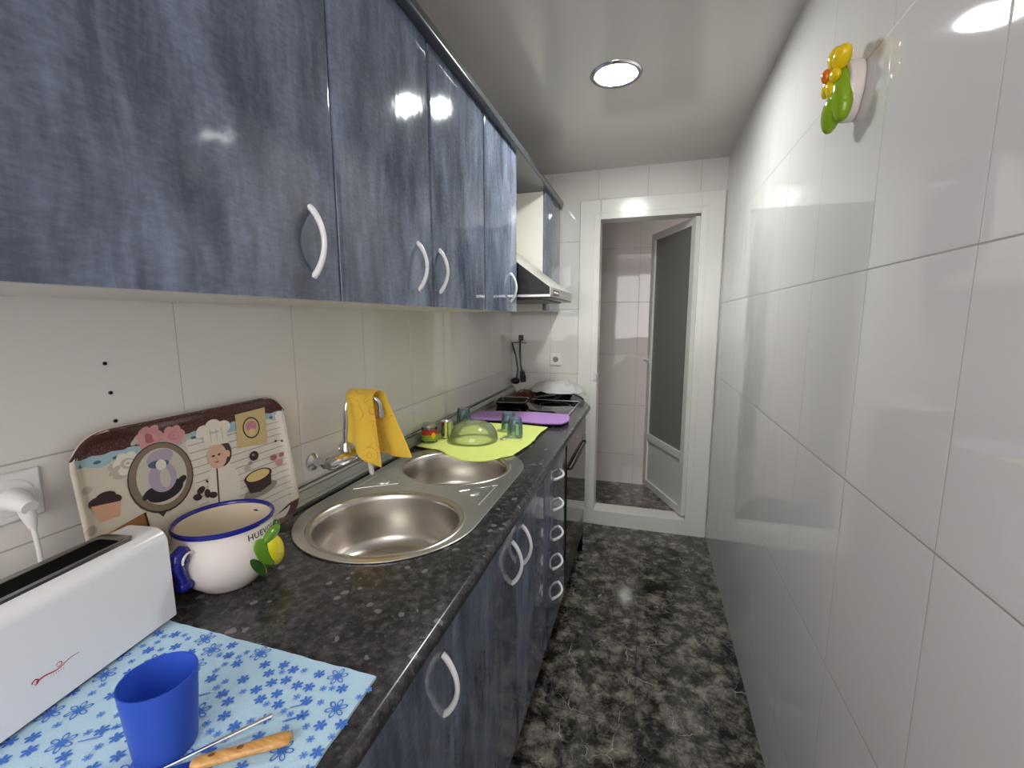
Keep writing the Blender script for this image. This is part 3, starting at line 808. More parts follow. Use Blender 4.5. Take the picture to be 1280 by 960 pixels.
# surface helper: height of tray face at (u,v)
def inside_dist(u, v):
    r = 0.062
    qx = abs(u - TW / 2) - (TW / 2 - r); qy = abs(v - TH / 2) - (TH / 2 - r)
    return -(math.hypot(max(qx, 0), max(qy, 0)) + min(max(qx, qy), 0) - r)
def hgt(u, v):
    d_ = inside_dist(u, v)
    ks = [(0.0, 0.013), (0.004, 0.015), (0.009, 0.013), (0.02, 0.0045), (0.026, 0.003), (1, 0.003)]
    for (a, ha), (b_, hb) in zip(ks, ks[1:]):
        if d_ <= b_: return ha + (hb - ha) * max(0, (d_ - a)) / (b_ - a)
    return 0.003
tray.add([T(p[0], p[1], 0.003) for p in rr(TW, TH, 0.062, 0.026)], [list(range(n_))], M['tr_cream'])
lay = [0]
def paint(pts, m, flat=False):
    """polygon in tray coordinates, subdivided so it follows the raised rim"""
    if sum(p[0] * q[1] - q[0] * p[1] for p, q in zip(pts, pts[1:] + pts[:1])) < 0: pts = pts[::-1]
    lay[0] += 1; e = 0.0002 + lay[0] * 0.00002
    bm = bmesh.new()
    f0 = bm.faces.new([bm.verts.new((p[0], p[1], 0)) for p in pts])
    bmesh.ops.triangulate(bm, faces=[f0])
    if not flat:
        for _ in range(5):
            es = [x for x in bm.edges if x.calc_length() > 0.012]
            if not es: break
            bmesh.ops.subdivide_edges(bm, edges=es, cuts=1); bmesh.ops.triangulate(bm, faces=bm.faces)
    bm.verts.index_update()
    tray.add([T(v.co.x, v.co.y, hgt(v.co.x, v.co.y) + e) for v in bm.verts], [[v.index for v in f.verts] for f in bm.faces], m)
    bm.free()
def ell(cx, cy, rx, ry, m, a=0, n=28, flat=True):
    paint([(cx + rx * math.cos(t_) * math.cos(a) - ry * math.sin(t_) * math.sin(a), cy + rx * math.cos(t_) * math.sin(a) + ry * math.sin(t_) * math.cos(a)) for t_ in [2 * PI * k / n for k in range(n)]], m, flat)
def clipband(f_lo, f_hi, m, u0=0.0, u1=TW, n=48):
    """band between two curves clipped to the rounded tray outline"""
    def lim(u):
        r = 0.062; top = TH
        for c_ in (r, TW - r):
            dx = (c_ - u) if c_ == r else (u - c_)
            if dx > 0: top = min(top, TH - r + math.sqrt(max(0, (r - 0.001) ** 2 - dx * dx)))
        return top - 0.0005
    def limlo(u):
        r = 0.062; lo = 0.0
        for c_ in (r, TW - r):
            dx = (c_ - u) if c_ == r else (u - c_)
            if dx > 0: lo = max(lo, r - math.sqrt(max(0, (r - 0.001) ** 2 - dx * dx)))
        return lo + 0.0005
    us = [u0 + (u1 - u0) * (0.001 + 0.998 * k / n) for k in range(n + 1)]
    lay[0] += 1; e = 0.0002 + lay[0] * 0.00002; vs = []; fs = []; m_ = 10
    for u in us:
        lo = max(f_lo(u), limlo(u)); hi = min(f_hi(u), lim(u)); hi = max(hi, lo)
        for j in range(m_ + 1):
            v = lo + (hi - lo) * j / m_; vs.append(T(u, v, hgt(u, v) + e))
    for i in range(n):
        for j in range(m_): fs.append((i * (m_ + 1) + j, (i + 1) * (m_ + 1) + j, (i + 1) * (m_ + 1) + j + 1, i * (m_ + 1) + j + 1))
    tray.add(vs, fs, m)
# planks on right half
clipband(lambda u: 0.0, lambda u: 0.29, M['tr_plank'], 0.205, TW)
for k in range(13):
    v0 = 0.262 - k * 0.0165
    clipband(lambda u: v0, lambda u: v0 + 0.0016, M['tr_line'], 0.207, TW - 0.004, 20)
# light blue scalloped ribbon and brown border
clipband(lambda u: 0.272 + 0.005 * math.sin(u * 95), lambda u: 0.30, M['tr_blue'])
for u in (0.02, 0.045, 0.075, 0.2, 0.222, 0.43, 0.452): ell(u, 0.278, 0.006, 0.003, M['tr_bluedk'])
clipband(lambda u: 0.290 + 0.0015 * math.sin(u * 200), lambda u: TH, M['brown'])
clipband(lambda u: 0.0, lambda u: 0.035 + 0.02 * math.sin(u * 15), M['brown'], 0.39, TW)
clipband(lambda u: 0.0, lambda u: 0.014, M['brown'], 0.0, 0.39)
# shaded flowers at left edge, wood plaque
for (u, v, r_) in ((0.02, 0.13, 0.018), (0.035, 0.10, 0.02), (0.012, 0.165, 0.012), (0.02, 0.235, 0.010), (0.075, 0.245, 0.012), (0.068, 0.262, 0.010)): ell(u, v, r_, r_ * 0.7, M['tr_shade'])
paint([(0.02, 0.145), (0.10, 0.160), (0.104, 0.09), (0.02, 0.09)], M['tr_wood'], True)
paint([(0.10, 0.160), (0.104, 0.160), (0.108, 0.09), (0.104, 0.09)], M['tr_choc'], True)
# roses
for (u, v, r_, m1, m2) in ((0.091, 0.262, 0.024, 'tr_white', 'tr_shade'), (0.136, 0.300, 0.026, 'tr_pink', 'tr_pinkdk'), (0.182, 0.293, 0.023, 'tr_pink', 'tr_rose')):
    for k in range(6): ell(u + r_ * 0.5 * math.cos(k * 1.047), v + r_ * 0.4 * math.sin(k * 1.047), r_ * 0.55, r_ * 0.45, M[m1], k)
    ell(u, v, r_ * 0.5, r_ * 0.42, M[m2]); ell(u + 0.002, v, r_ * 0.34, r_ * 0.26, M[m1]); ell(u, v, r_ * 0.16, r_ * 0.12, M[m2])
for (u, v) in ((0.112, 0.300), (0.068, 0.255), (0.205, 0.28)): ell(u, v, 0.012, 0.005, M['lab_green'] if False else M['tr_shade'], 0.6)
# oval portrait
paint([(0.120, 0.158), (0.132, 0.138), (0.150, 0.158)], M['tr_frame_dk'], True)
ell(0.145, 0.216, 0.0625, 0.071, M['tr_frame_dk']); ell(0.145, 0.217, 0.060, 0.068, M['tr_frame']); ell(0.146, 0.218, 0.048, 0.057, M['tr_oval'])
ell(0.146, 0.188, 0.036, 0.020, M['tr_black'], 0.1); ell(0.114, 0.192, 0.014, 0.007, M['tr_black'], 0.6); ell(0.180, 0.198, 0.012, 0.007, M['tr_black'], 0.5)
ell(0.146, 0.216, 0.027, 0.030, M['tr_lilac']); ell(0.146, 0.204, 0.022, 0.012, M['tr_lilac']); ell(0.148, 0.256, 0.026, 0.016, M['tr_lilac'], 0.1)
ell(0.143, 0.244, 0.020, 0.008, M['tr_bluedk'], -0.1); ell(0.147, 0.241, 0.010, 0.011, M['tr_white']); ell(0.150, 0.213, 0.010, 0.02, M['tr_oval'])
# cupcake
paint([(0.020, 0.205), (0.066, 0.198), (0.060, 0.172), (0.030, 0.172)], M['tr_peach'], True); ell(0.043, 0.206, 0.027, 0.012, M['tr_choc'], -0.1); ell(0.046, 0.214, 0.016, 0.009, M['tr_choc'])
# little chef
ell(0.272, 0.155, 0.038, 0.055, M['tr_white'], 0.1); paint([(0.244, 0.20), (0.290, 0.195), (0.300, 0.115), (0.225, 0.115)], M['tr_white'], True)
paint([(0.258, 0.198), (0.262, 0.198), (0.252, 0.12), (0.248, 0.12)], M['tr_hair'], True)
ell(0.276, 0.228, 0.027, 0.032, M['tr_hair']); ell(0.266, 0.224, 0.024, 0.029, M['tr_skin']); ell(0.292, 0.222, 0.006, 0.008, M['tr_skin'])
for u in (0.257, 0.271): ell(u, 0.226, 0.004, 0.0022, M['tr_choc'])
ell(0.263, 0.211, 0.005, 0.002, M['tr_pinkdk']); ell(0.263, 0.218, 0.002, 0.003, M['tr_peach'])
paint([(0.243, 0.252), (0.298, 0.246), (0.300, 0.275), (0.242, 0.278)], M['tr_white'], True)
for (u, v, r_) in ((0.246, 0.286, 0.017), (0.270, 0.293, 0.019), (0.294, 0.286, 0.018), (0.236, 0.280, 0.010)): ell(u, v, r_, r_ * 0.75, M['tr_white'])
for u in (0.258, 0.272, 0.286): paint([(u, 0.255), (u + 0.001, 0.255), (u + 0.003, 0.285), (u + 0.001, 0.285)], M['tr_shade'], True)
for (u, v) in ((0.205, 0.150), (0.215, 0.162), (0.240, 0.142), (0.228, 0.150), (0.232, 0.176)): ell(u, v, 0.010 if v < 0.17 else 0.004, 0.007 if v < 0.17 else 0.002, M['tr_choc'], u * 90)
# card with cup motif
paint([(0.328, 0.306), (0.415, 0.308), (0.404, 0.216), (0.320, 0.226)], M['tr_card']); ell(0.366, 0.266, 0.0245, 0.0265, M['tr_choc']); ell(0.366, 0.266, 0.021, 0.023, M['tr_card']); ell(0.366, 0.270, 0.016, 0.013, M['tr_rose']); ell(0.366, 0.256, 0.009, 0.008, M['tr_cake'])
# cake and berries
ell(0.362, 0.108, 0.05, 0.015, M['tr_grey'], 0.05); paint([(0.322, 0.142), (0.400, 0.144), (0.394, 0.112), (0.360, 0.104), (0.330, 0.110)], M['tr_choc'], True); ell(0.361, 0.144, 0.041, 0.017, M['tr_choc']); ell(0.361, 0.146, 0.034, 0.0125, M['tr_cake'])
ell(0.359, 0.196, 0.013, 0.012, M['tr_choc']); ell(0.357, 0.199, 0.004, 0.003, M['tr_grey'])
for (u, v, r_, m_) in ((0.415, 0.175, 0.010, 'tr_pinkdk'), (0.43, 0.158, 0.012, 'tr_pink'), (0.44, 0.175, 0.008, 'tr_pinkdk'), (0.335, 0.172, 0.010, 'tr_shade'), (0.345, 0.182, 0.006, 'tr_grey'), (0.43, 0.215, 0.004, 'tr_choc'), (0.448, 0.21, 0.003, 'tr_choc')): ell(u, v, r_, r_ * 0.75, M[m_])
vs = [T(p[0], p[1], -0.003) for p in rr(TW, TH, 0.062, 0.012)] + [T(p[0], p[1], 0.009) for p in rr(TW, TH, 0.062, 0.004)]
tray.add(vs, [list(range(n_))[::-1]] + [(i, (i + 1) % n_, n_ + (i + 1) % n_, n_ + i) for i in range(n_)], M['brown'])
to = tray.build('serving_tray', smooth=50, recalc=False)
tag(to, 'rectangular brown bordered tray with vintage bakery print leaning on the wall', 'tray')
# back face so the tray has thickness


# ================================================================== BOWL
BC = (-0.812, 0.648, TOP + 0.001)
bowl = thing('ceramic_bowl', 'white ceramic bowl with cobalt blue rim and handles and raised lemon', 'bowl', BC)
RM = 0.089
outp = [(0.0, 0.004), (0.046, 0.004), (0.050, 0.0), (0.054, 0.002), (0.058, 0.008), (0.072, 0.020), (0.084, 0.038), (0.0905, 0.058), (0.0925, 0.076), (0.0915, 0.094), (0.0885, 0.110), (0.0872, 0.122), (0.0885, 0.129)]
b = MB(); b.lathe(outp, M['ceramic'], BC, 72)
b.lathe([(0.0885, 0.129), (0.0912, 0.1325), (0.0905, 0.1375), (0.0875, 0.139), (0.0848, 0.1365), (0.0838, 0.131)], M['cobalt'], BC, 72)
b.lathe([(0.0838, 0.131), (0.084, 0.115), (0.087, 0.085), (0.084, 0.055), (0.072, 0.028), (0.045, 0.014), (0.0, 0.012)], M['cream'], BC, 72)
# lettering wrapped round the rim
def rad_at(z):
    for (r0, z0), (r1, z1) in zip(outp, outp[1:]):
        if z0 <= z <= z1 and z1 > z0: return r0 + (r1 - r0) * (z - z0) / (z1 - z0)
    return outp[-1][0]
def font_mesh(txt, size, m_res=2):
    cu = bpy.data.curves.new('txt', 'FONT'); cu.body = txt; cu.size = size; cu.fill_mode = 'FRONT'; cu.resolution_u = m_res; cu.space_character = 1.1; cu.offset = 0.0003
    o = bpy.data.objects.new('txt', cu); C.objects.link(o); dg = bpy.context.evaluated_depsgraph_get(); dg.update()
    me = bpy.data.meshes.new_from_object(o.evaluated_get(dg)); bpy.data.objects.remove(o, do_unlink=True)
    v = [tuple(x.co) for x in me.vertices]; f = [list(p.vertices) for p in me.polygons]; bpy.data.meshes.remove(me)
    return v, f
tv, tf = font_mesh('HUEVOS', 0.0165)
A0 = math.radians(-16)
def wrap(p, z0=0.108, a0=A0):
    a = a0 + p[0] / 0.089; z = z0 + p[1]; r_ = rad_at(z) + 0.0006
    return (BC[0] + r_ * math.cos(a), BC[1] + r_ * math.sin(a), BC[2] + z)
b.add([wrap(p) for p in tv], tf, M['ink'])
bo = b.build('bowl_body', bowl, smooth=50)
def ball_at(b, ang_, z, r3, m, roll=0, out=0.0):
    a = math.radians(ang_); r_ = rad_at(z) + out
    rot = Matrix.Rotation(a, 3, 'Z') @ Matrix.Rotation(roll, 3, 'X')
    b.ball((BC[0] + r_ * math.cos(a), BC[1] + r_ * math.sin(a), BC[2] + z), r3, m, rot, 24, 14)
b = MB(); ball_at(b, 22, 0.062, (0.016, 0.027, 0.044), M['lemon'], 0.6); ball_at(b, 6, 0.030, (0.006, 0.007, 0.016), M['lemon'], 0.6, 0.0)
b.build('lemon_relief', bowl)
b = MB(); ball_at(b, 3, 0.072, (0.007, 0.018, 0.040), M['leaf'], 0.55, 0.002); ball_at(b, 18, 0.100, (0.010, 0.030, 0.012), M['leaf'], 0.15, 0.003); ball_at(b, -7, 0.050, (0.004, 0.009, 0.030), M['leaf_dark'], 0.5, 0.001); ball_at(b, 36, 0.104, (0.008, 0.014, 0.012), M['leaf_dark'], 0, 0.002); ball_at(b, 10, 0.044, (0.006, 0.008, 0.028), M['leaf_dark'], 0.65, 0.003)
b.build('leaf_relief', bowl)
for sgn, ang_ in ((1, -84), (1, 96)):
    b = MB(); a = math.radians(ang_)
    er = Vector((math.cos(a), math.sin(a), 0)); et = Vector((-math.sin(a), math.cos(a), 0)); c0 = Vector(BC)
    def HP(rr_, tt, zz): return tuple(c0 + er * rr_ + et * tt + Vector((0, 0, zz)))
    b.tube([HP(0.086, 0, 0.108), HP(0.098, 0, 0.113), HP(0.108, 0, 0.108), HP(0.112, 0, 0.094), HP(0.108, 0, 0.08), HP(0.103, 0, 0.068), HP(0.103, 0, 0.057), HP(0.098, 0, 0.048), HP(0.088, 0, 0.046)], [0.009, 0.0125, 0.0135, 0.0135, 0.011, 0.010, 0.0115, 0.012, 0.010], M['cobalt'], 16)
    b.ball(HP(0.101, 0, 0.050), 0.0135, M['cobalt']); b.ball(HP(0.104, 0, 0.100), 0.0155, M['cobalt'])
    for s_ in (-1, 1):
        pts = [HP(0.098 + 0.014 * math.cos(q), s_ * (0.0135 + 0.003), 0.100 + 0.014 * math.sin(q)) for q in [k * 0.35 - 0.2 for k in range(9)]]
        b.tube(pts, 0.0022, M['ceramic'], 8)  # raised white arcs stand in for highlights on the cobalt glaze
    b.build('handle', bowl)

# ================================================================== TOASTER
TA = math.radians(8.5)
dirT = Vector((math.sin(TA), -math.cos(TA), 0))   # far -> near
perp = Vector((-math.cos(TA), -math.sin(TA), 0))  # room side -> wall side
far_front = Vector((-0.787, 0.520, 0)); TL, TD = 0.395, 0.096; z0, z1 = TOP + 0.014, 1.128
toaster = thing('toaster', 'white long-slot toaster with steel top trim on the floral cloth', 'toaster', (far_front.x - 0.04, 0.33, TOP))
def TP(s, q, z): p = far_front + dirT * s + perp * q; return (p.x, p.y, z)
# shell: rounded cross-section loft
def section(ins, zt__):
    r = 0.026; pts = []
    q0, q1 = ins, TD - ins
    pts.append((q0, z0))
    for k in range(9):
        a = PI / 2 * k / 8; pts.append((q0 + r - r * math.cos(a), zt__ - r + r * math.sin(a)))
    for k in range(9):
        a = PI / 2 * k / 8; pts.append((q1 - r + r * math.sin(a), zt__ - r + r * math.cos(a)))
    pts.append((q1, z0)); return pts
secs = []
for k in range(7):
    a = PI / 2 * k / 6; secs.append((0.020 - 0.020 * math.sin(a), 0.020 * (1 - math.cos(a)) * 0 + 0.012 * (1 - math.sin(a)), z1 - 0.020 * (1 - math.sin(a))))
st_ = [(s_[0], s_[1], s_[2]) for s_ in secs] + [(TL - s_[0], s_[1], s_[2]) for s_ in secs[::-1]]
vs = []; fs = []
for s_, ins, zt__ in st_:
    for q, z in section(ins, zt__): vs.append(TP(s_, q, z))
m_ = 20
for i in range(len(st_) - 1):
    for j in range(m_ - 1): fs.append((i * m_ + j, i * m_ + j + 1, (i + 1) * m_ + j + 1, (i + 1) * m_ + j))
    fs.append((i * m_ + m_ - 1, i * m_, (i + 1) * m_, (i + 1) * m_ + m_ - 1))
fs.append(list(range(m_))); fs.append([(len(st_) - 1) * m_ + j for j in range(m_)][::-1])
b = MB(); b.add(vs, fs, M['white_toaster'])
# red cursive wordmark strokes and small text beneath on the side
def ribbon(b, pts, w, m):
    vs = []; n = len(pts)
    for i, (s_, z) in enumerate(pts):
        a = Vector(pts[min(i + 1, n - 1)]) - Vector(pts[max(i - 1, 0)]); a.normalize(); nx, nz = -a.y, a.x
        ww = w[i] if hasattr(w, '__len__') else w
        vs.append(TP(s_ + nx * ww, -0.0004, z + nz * ww)); vs.append(TP(s_ - nx * ww, -0.0004, z - nz * ww))
    b.add(vs, [(2 * i, 2 * i + 1, 2 * i + 3, 2 * i + 2) for i in range(n - 1)], m)
LC = 0.178; LZ = 1.010
ribbon(b, [(LC + 0.026 - 0.052 * k / 20, LZ + 0.0016 * math.sin(k * 0.5) + 0.0035 * (k / 20) ** 3) for k in range(21)], [0.0011 - 0.0007 * k / 20 for k in range(21)], M['red_ink'])
ribbon(b, [(LC + 0.027 + 0.0035 * math.cos(a), LZ + 0.001 + 0.0035 * math.sin(a)) for a in [k * 0.5 for k in range(11)]], 0.0009, M['red_ink'])
ribbon(b, [(LC - 0.001 + 0.0035 * math.cos(a), LZ + 0.0045 + 0.003 * math.sin(a)) for a in [k * 0.5 for k in range(12)]], 0.0005, M['red_ink'])
for k in range(6): ribbon(b, [(LC + 0.010 - k * 0.003, LZ - 0.006), (LC + 0.0095 - k * 0.003, LZ - 0.004)], 0.0003, M['red_ink'])
b.build('shell', toaster, smooth=40)
b = MB()
vs = [];
def ringrect(s0, s1, q0, q1, z, r, n=6):
    pts = []
    for (cs, cq, a0) in ((s1 - r, q1 - r, 0), (s0 + r, q1 - r, PI / 2), (s0 + r, q0 + r, PI), (s1 - r, q0 + r, 1.5 * PI)):
        for k in range(n + 1):
            a = a0 + PI / 2 * k / n; pts.append(TP(cs + r * math.cos(a), cq + r * math.sin(a), z))
    return pts
L = [ringrect(0.038, TL - 0.038, 0.018, TD - 0.016, z1 - 0.0015, 0.010), ringrect(0.038, TL - 0.038, 0.018, TD - 0.016, z1 + 0.003, 0.010), ringrect(0.044, TL - 0.044, 0.023, TD - 0.021, z1 + 0.0042, 0.008), ringrect(0.054, TL - 0.054, 0.029, TD - 0.027, z1 + 0.002, 0.006)]
n = len(L[0]); vs = sum(L, []); fs = [(k * n + i, k * n + (i + 1) % n, (k + 1) * n + (i + 1) % n, (k + 1) * n + i) for k in range(3) for i in range(n)]
b.add(vs, fs, mat('dark_polished_trim', rgb(150, 150, 150), 0.18, 1.0)); b.build('top_trim', toaster, smooth=30)
b = MB(); b.add(ringrect(0.052, TL - 0.052, 0.027, TD - 0.025, z1 + 0.0018, 0.006), [list(range(n))], M['void']); b.build('bread_slot', toaster, smooth=0)  # flat black face; the shade inside the slot is only its colour
b = MB()
vs = ringrect(0.012, TL - 0.012, 0.010, TD - 0.010, TOP + 0.0055, 0.012) + ringrect(0.012, TL - 0.012, 0.010, TD - 0.010, z0 + 0.001, 0.012)
b.add(vs, [(i, (i + 1) % n, n + (i + 1) % n, n + i) for i in range(n)] + [list(range(n))], M['black_matt']); b.build('base_foot', toaster, smooth=0)

# socket, plug, cable
sk = thing('wall_socket', 'white double wall socket above the toaster', 'socket', (XL, 0.40, 1.21))
b = MB(); b.box(XL + 0.0005, XL + 0.009, 0.300, 0.445, 1.168, 1.248, M['white_plastic']); b.build('socket_plate', sk, bevel=0.004)
b = MB(); b.tube([(XL + 0.0085, 0.405, 1.209), (XL + 0.0115, 0.405, 1.209)], [0.030, 0.028], M['white_plastic'], 36); b.build('socket_insert', sk)
pl = thing('power_plug', 'white round power plug with cable hanging down behind the toaster', 'plug', (XL + 0.02, 0.405, 1.205))
b = MB(); b.tube([(XL + 0.012, 0.405, 1.207), (XL + 0.03, 0.405, 1.206), (XL + 0.05, 0.407, 1.198)], [0.018, 0.016, 0.011], M['white_plastic'], 24)
b.tube([(XL + 0.036, 0.406, 1.203), (XL + 0.040, 0.409, 1.18), (XL + 0.036, 0.413, 1.16)], [0.011, 0.009, 0.005], M['white_plastic'], 16)
b.build('plug_body', pl)
b = MB(); b.tube([(XL + 0.036, 0.413, 1.162), (XL + 0.03, 0.418, 1.12), (XL + 0.026, 0.42, 1.06), (XL + 0.028, 0.41, 1.0), (XL + 0.04, 0.38, 0.965), (XL + 0.05, 0.33, 0.957)], 0.0035, M['white_plastic'], 10); b.build('cable', pl)
# screws in the wall (three of a line)
labs = ['small dark wall plug hole, topmost of three above the tray', 'small dark wall plug hole, middle one of three above the tray', 'small dark wall plug hole just above the tray edge']
for (yy, zz), lb in zip(((0.560, 1.406), (0.563, 1.351), (0.565, 1.297)), labs):
    b = MB(); b.tube([(XL - 0.002, yy, zz), (XL + 0.0015, yy, zz)], 0.0036, M['darkmetal'], 14); b.tube([(XL + 0.0005, yy, zz), (XL + 0.0022, yy, zz)], 0.0022, M['void'], 10)
    tag(b.build('wall_plug', smooth=30), lb, 'wall plug', 'wall plugs above the tray')

# ================================================================== CUP, SKEWER, KNIFE
CX, CY = -0.556, 0.338
b = MB(); b.lathe([(0.0, 0.003), (0.030, 0.003), (0.0315, 0.0), (0.033, 0.003), (0.0405, 0.0965), (0.0405, 0.098), (0.0390, 0.098), (0.0318, 0.006), (0.0, 0.006)], M['blue_plastic'], (CX, CY, TOP + 0.007), 64)
tag(b.build('plastic_cup', smooth=40), 'translucent royal blue plastic cup on the floral cloth', 'cup')
kz = TOP + 0.0072
b = MB(); P0 = Vector((-0.545, 0.296, kz)); P1 = Vector((-0.456, 0.403, kz + 0.010))
pts = [tuple(P0.lerp(P1, k / 10)) for k in range(11)]
b.tube(pts, [0.0018 + 0.0012 * (k / 10) for k in range(11)], M['chrome'], 10, flat=0.8)
b.tube([(-0.57, 0.266, kz + 0.003), tuple(P0)], [0.003, 0.0018], M['chrome'], 10)
tag(b.build('fork', smooth=40), 'thin stainless steel cutlery handle lying beside the blue cup', 'cutlery')
kn = thing('knife', 'small knife with varnished wooden handle on the floral cloth', 'knife', (-0.45, 0.35, kz))
kd = (Vector((-0.412, 0.386, 0)) - Vector((-0.535, 0.296, 0))).normalized()
K1 = Vector((-0.408, 0.388, kz + 0.0075))
b = MB(); ks = [0, 0.002, 0.005, 0.012, 0.03, 0.06, 0.085, 0.10, 0.108, 0.110]; kr = [0.002, 0.006, 0.0082, 0.0092, 0.0090, 0.0078, 0.0080, 0.0085, 0.007, 0.003]
b.tube([tuple(K1 - kd * s_) for s_ in ks], kr, M['wood'], 18, flat=0.75)
hd = b.build('handle', kn, smooth=60)
for s_ in (0.058, 0.088):
    b = MB(); b.ball(tuple(K1 - kd * s_ + Vector((0, 0, 0.0056))), (0.0042, 0.0026, 0.0012), M['wood_dark'], Matrix.Rotation(math.atan2(kd.y, kd.x), 3, 'Z'), 12, 8)
    b.build('rivet', hd)
b = MB(); q = K1 - kd * 0.108; side = Vector((-kd.y, kd.x, 0)); q.z = kz + 0.006
bl = [q + side * 0.006, q - side * 0.006, q - kd * 0.07 - side * 0.008, q - kd * 0.10, q - kd * 0.08 + side * 0.005]
b.add([tuple(p) for p in bl] + [tuple(p + Vector((0, 0, 0.0012))) for p in bl], [(0, 1, 2, 3, 4), (9, 8, 7, 6, 5)] + [(i, (i + 1) % 5, 5 + (i + 1) % 5, 5 + i) for i in range(5)], M['chrome']); b.build('blade', kn, smooth=0)

# ================================================================== THINGS ON THE LIME CLOTH
CZ = TOP + 0.0135
jar = thing('glass_jar', 'small jar with red and green label, grey top, beside the steel cup', 'jar', (-0.888, 1.685, CZ))
c0 = (-0.888, 1.685, CZ)
b = MB(); b.lathe([(0, 0), (0.032, 0), (0.034, 0.003), (0.034, 0.064), (0.031, 0.070), (0.031, 0.076), (0.029, 0.076), (0.029, 0.069), (0.032, 0.062), (0.032, 0.004), (0, 0.004)], M['glass_clear'], c0, 40); b.build('jar_body', jar)
b = MB(); b.lathe([(0.0343, 0.010), (0.0345, 0.010), (0.0345, 0.034), (0.0343, 0.034)], M['lab_green'], c0, 40)
b.lathe([(0.0343, 0.034), (0.0345, 0.034), (0.0345, 0.055), (0.0343, 0.055)], M['lab_red'], c0, 40)
a = math.radians(-35)
b.ball((c0[0] + 0.0345 * math.cos(a), c0[1] + 0.0345 * math.sin(a), c0[2] + 0.032), (0.0012, 0.010, 0.013), M['lab_yel'], Matrix.Rotation(a, 3, 'Z'), 16, 8)
b.build('paper_label', jar)
b = MB(); b.lathe([(0, 0.0795), (0.030, 0.0795), (0.032, 0.077), (0.032, 0.067), (0.0315, 0.067)], M['alu'], c0, 40); b.build('jar_lid', jar)
b = MB(); b.lathe([(0, 0), (0.023, 0), (0.026, 0.003), (0.027, 0.072), (0.0285, 0.075), (0.0272, 0.0755), (0.0255, 0.072), (0.0245, 0.005), (0, 0.004)], M['chrome'], (-0.845, 1.765, CZ), 40)
tag(b.build('steel_cup', smooth=40), 'small shiny steel cup between the labelled jar and the glass bowl', 'cup')
# upturned glass bowl
gb = (-0.715, 1.765, CZ)
b = MB(); b.lathe([(0.105, 0.0), (0.107, 0.003), (0.1045, 0.022), (0.096, 0.045), (0.082, 0.063), (0.062, 0.075), (0.050, 0.079), (0.050, 0.084), (0.046, 0.085), (0.044, 0.079), (0.0, 0.079)] + [(0.0, 0.0755), (0.048, 0.0755), (0.060, 0.0715), (0.079, 0.060), (0.0925, 0.0435), (0.101, 0.0215), (0.103, 0.0)], M['glass_clear'], gb, 72)
tag(b.build('glass_bowl', smooth=50), 'large clear glass bowl upside down on the lime cloth', 'bowl')
def tumbler(x, y, label):
    b = MB(); R_ = 0.034
    b.lathe([(R_ + 0.001, 0.0), (R_ + 0.0015, 0.002), (R_ - 0.001, 0.05), (R_ - 0.003, 0.080), (R_ - 0.006, 0.086), (0.0, 0.086), (0.0, 0.076), (R_ - 0.008, 0.076), (R_ - 0.0035, 0.05), (R_ - 0.0015, 0.0)], M['glass_blue'], (0, 0, 0), 48)
    for k in range(10):
        a = 2 * PI * k / 10
        b.tube([(R_ * 0.985 * math.cos(a), R_ * 0.985 * math.sin(a), 0.012), (R_ * 0.96 * math.cos(a), R_ * 0.96 * math.sin(a), 0.05)], 0.0022, M['glass_blue'], 6)
    o = b.build('tumbler', smooth=40); o.location = (x, y, CZ)
    return tag(o, label, 'glass', 'upturned blue tumblers on the lime cloth')
g0 = tumbler(-0.556, 1.865, 'pale blue tumbler upside down at the front beside the glass bowl')
for (x, y, lb) in ((-0.618, 1.965, 'pale blue tumbler upside down just behind the front tumbler'), (-0.865, 2.005, 'pale blue tumbler upside down by the wall behind the glass bowl')):
    o = g0.copy(); C.objects.link(o); o.location = (x, y, CZ); o['label'] = lb
b = MB(); b.ball((-0.592, 1.800, CZ + 0.004), (0.015, 0.010, 0.003), M['steel'], Matrix.Rotation(0.3, 3, 'Z')); b.tube([(-0.580, 1.803, CZ + 0.004), (-0.54, 1.806, CZ + 0.007), (-0.505, 1.812, CZ + 0.003)], [0.002, 0.0018, 0.003], M['steel'], 8)
tag(b.build('teaspoon', smooth=60), 'small steel teaspoon lying beside the upturned glass bowl', 'spoon')

# ================================================================== HOB
hob = thing('ceramic_hob', 'black glass ceramic hob with steel frame set in the worktop', 'hob', (-0.66, 2.58, TOP))
b = MB(); b.box(-0.905, -0.412, 2.255, 2.845, TOP + 0.0005, TOP + 0.007, M['black_glass']); b.build('glass_plate', hob, bevel=0.001)
b = MB()
for (x0, x1, y0_, y1_) in ((-0.912, -0.905, 2.248, 2.852), (-0.412, -0.405, 2.248, 2.852), (-0.905, -0.412, 2.248, 2.255), (-0.905, -0.412, 2.845, 2.852)): b.box(x0, x1, y0_, y1_, TOP + 0.0005, TOP + 0.0085, M['steel'])
b.build('steel_frame', hob, bevel=0.001)
for (x, y, r_) in ((-0.78, 2.42, 0.09), (-0.54, 2.42, 0.075), (-0.78, 2.69, 0.075), (-0.54, 2.69, 0.095)):
    b = MB(); b.lathe([(r_ - 0.001, 0.0), (r_ + 0.001, 0.0)], M['tr_grey'], (x, y, TOP + 0.0073), 48)
    b.build('burner_ring', hob, smooth=0)
HZ = TOP + 0.0078
gp = thing('griddle_pan', 'square black griddle pan with pale metal rim on the hob', 'pan', (-0.80, 2.62, HZ))
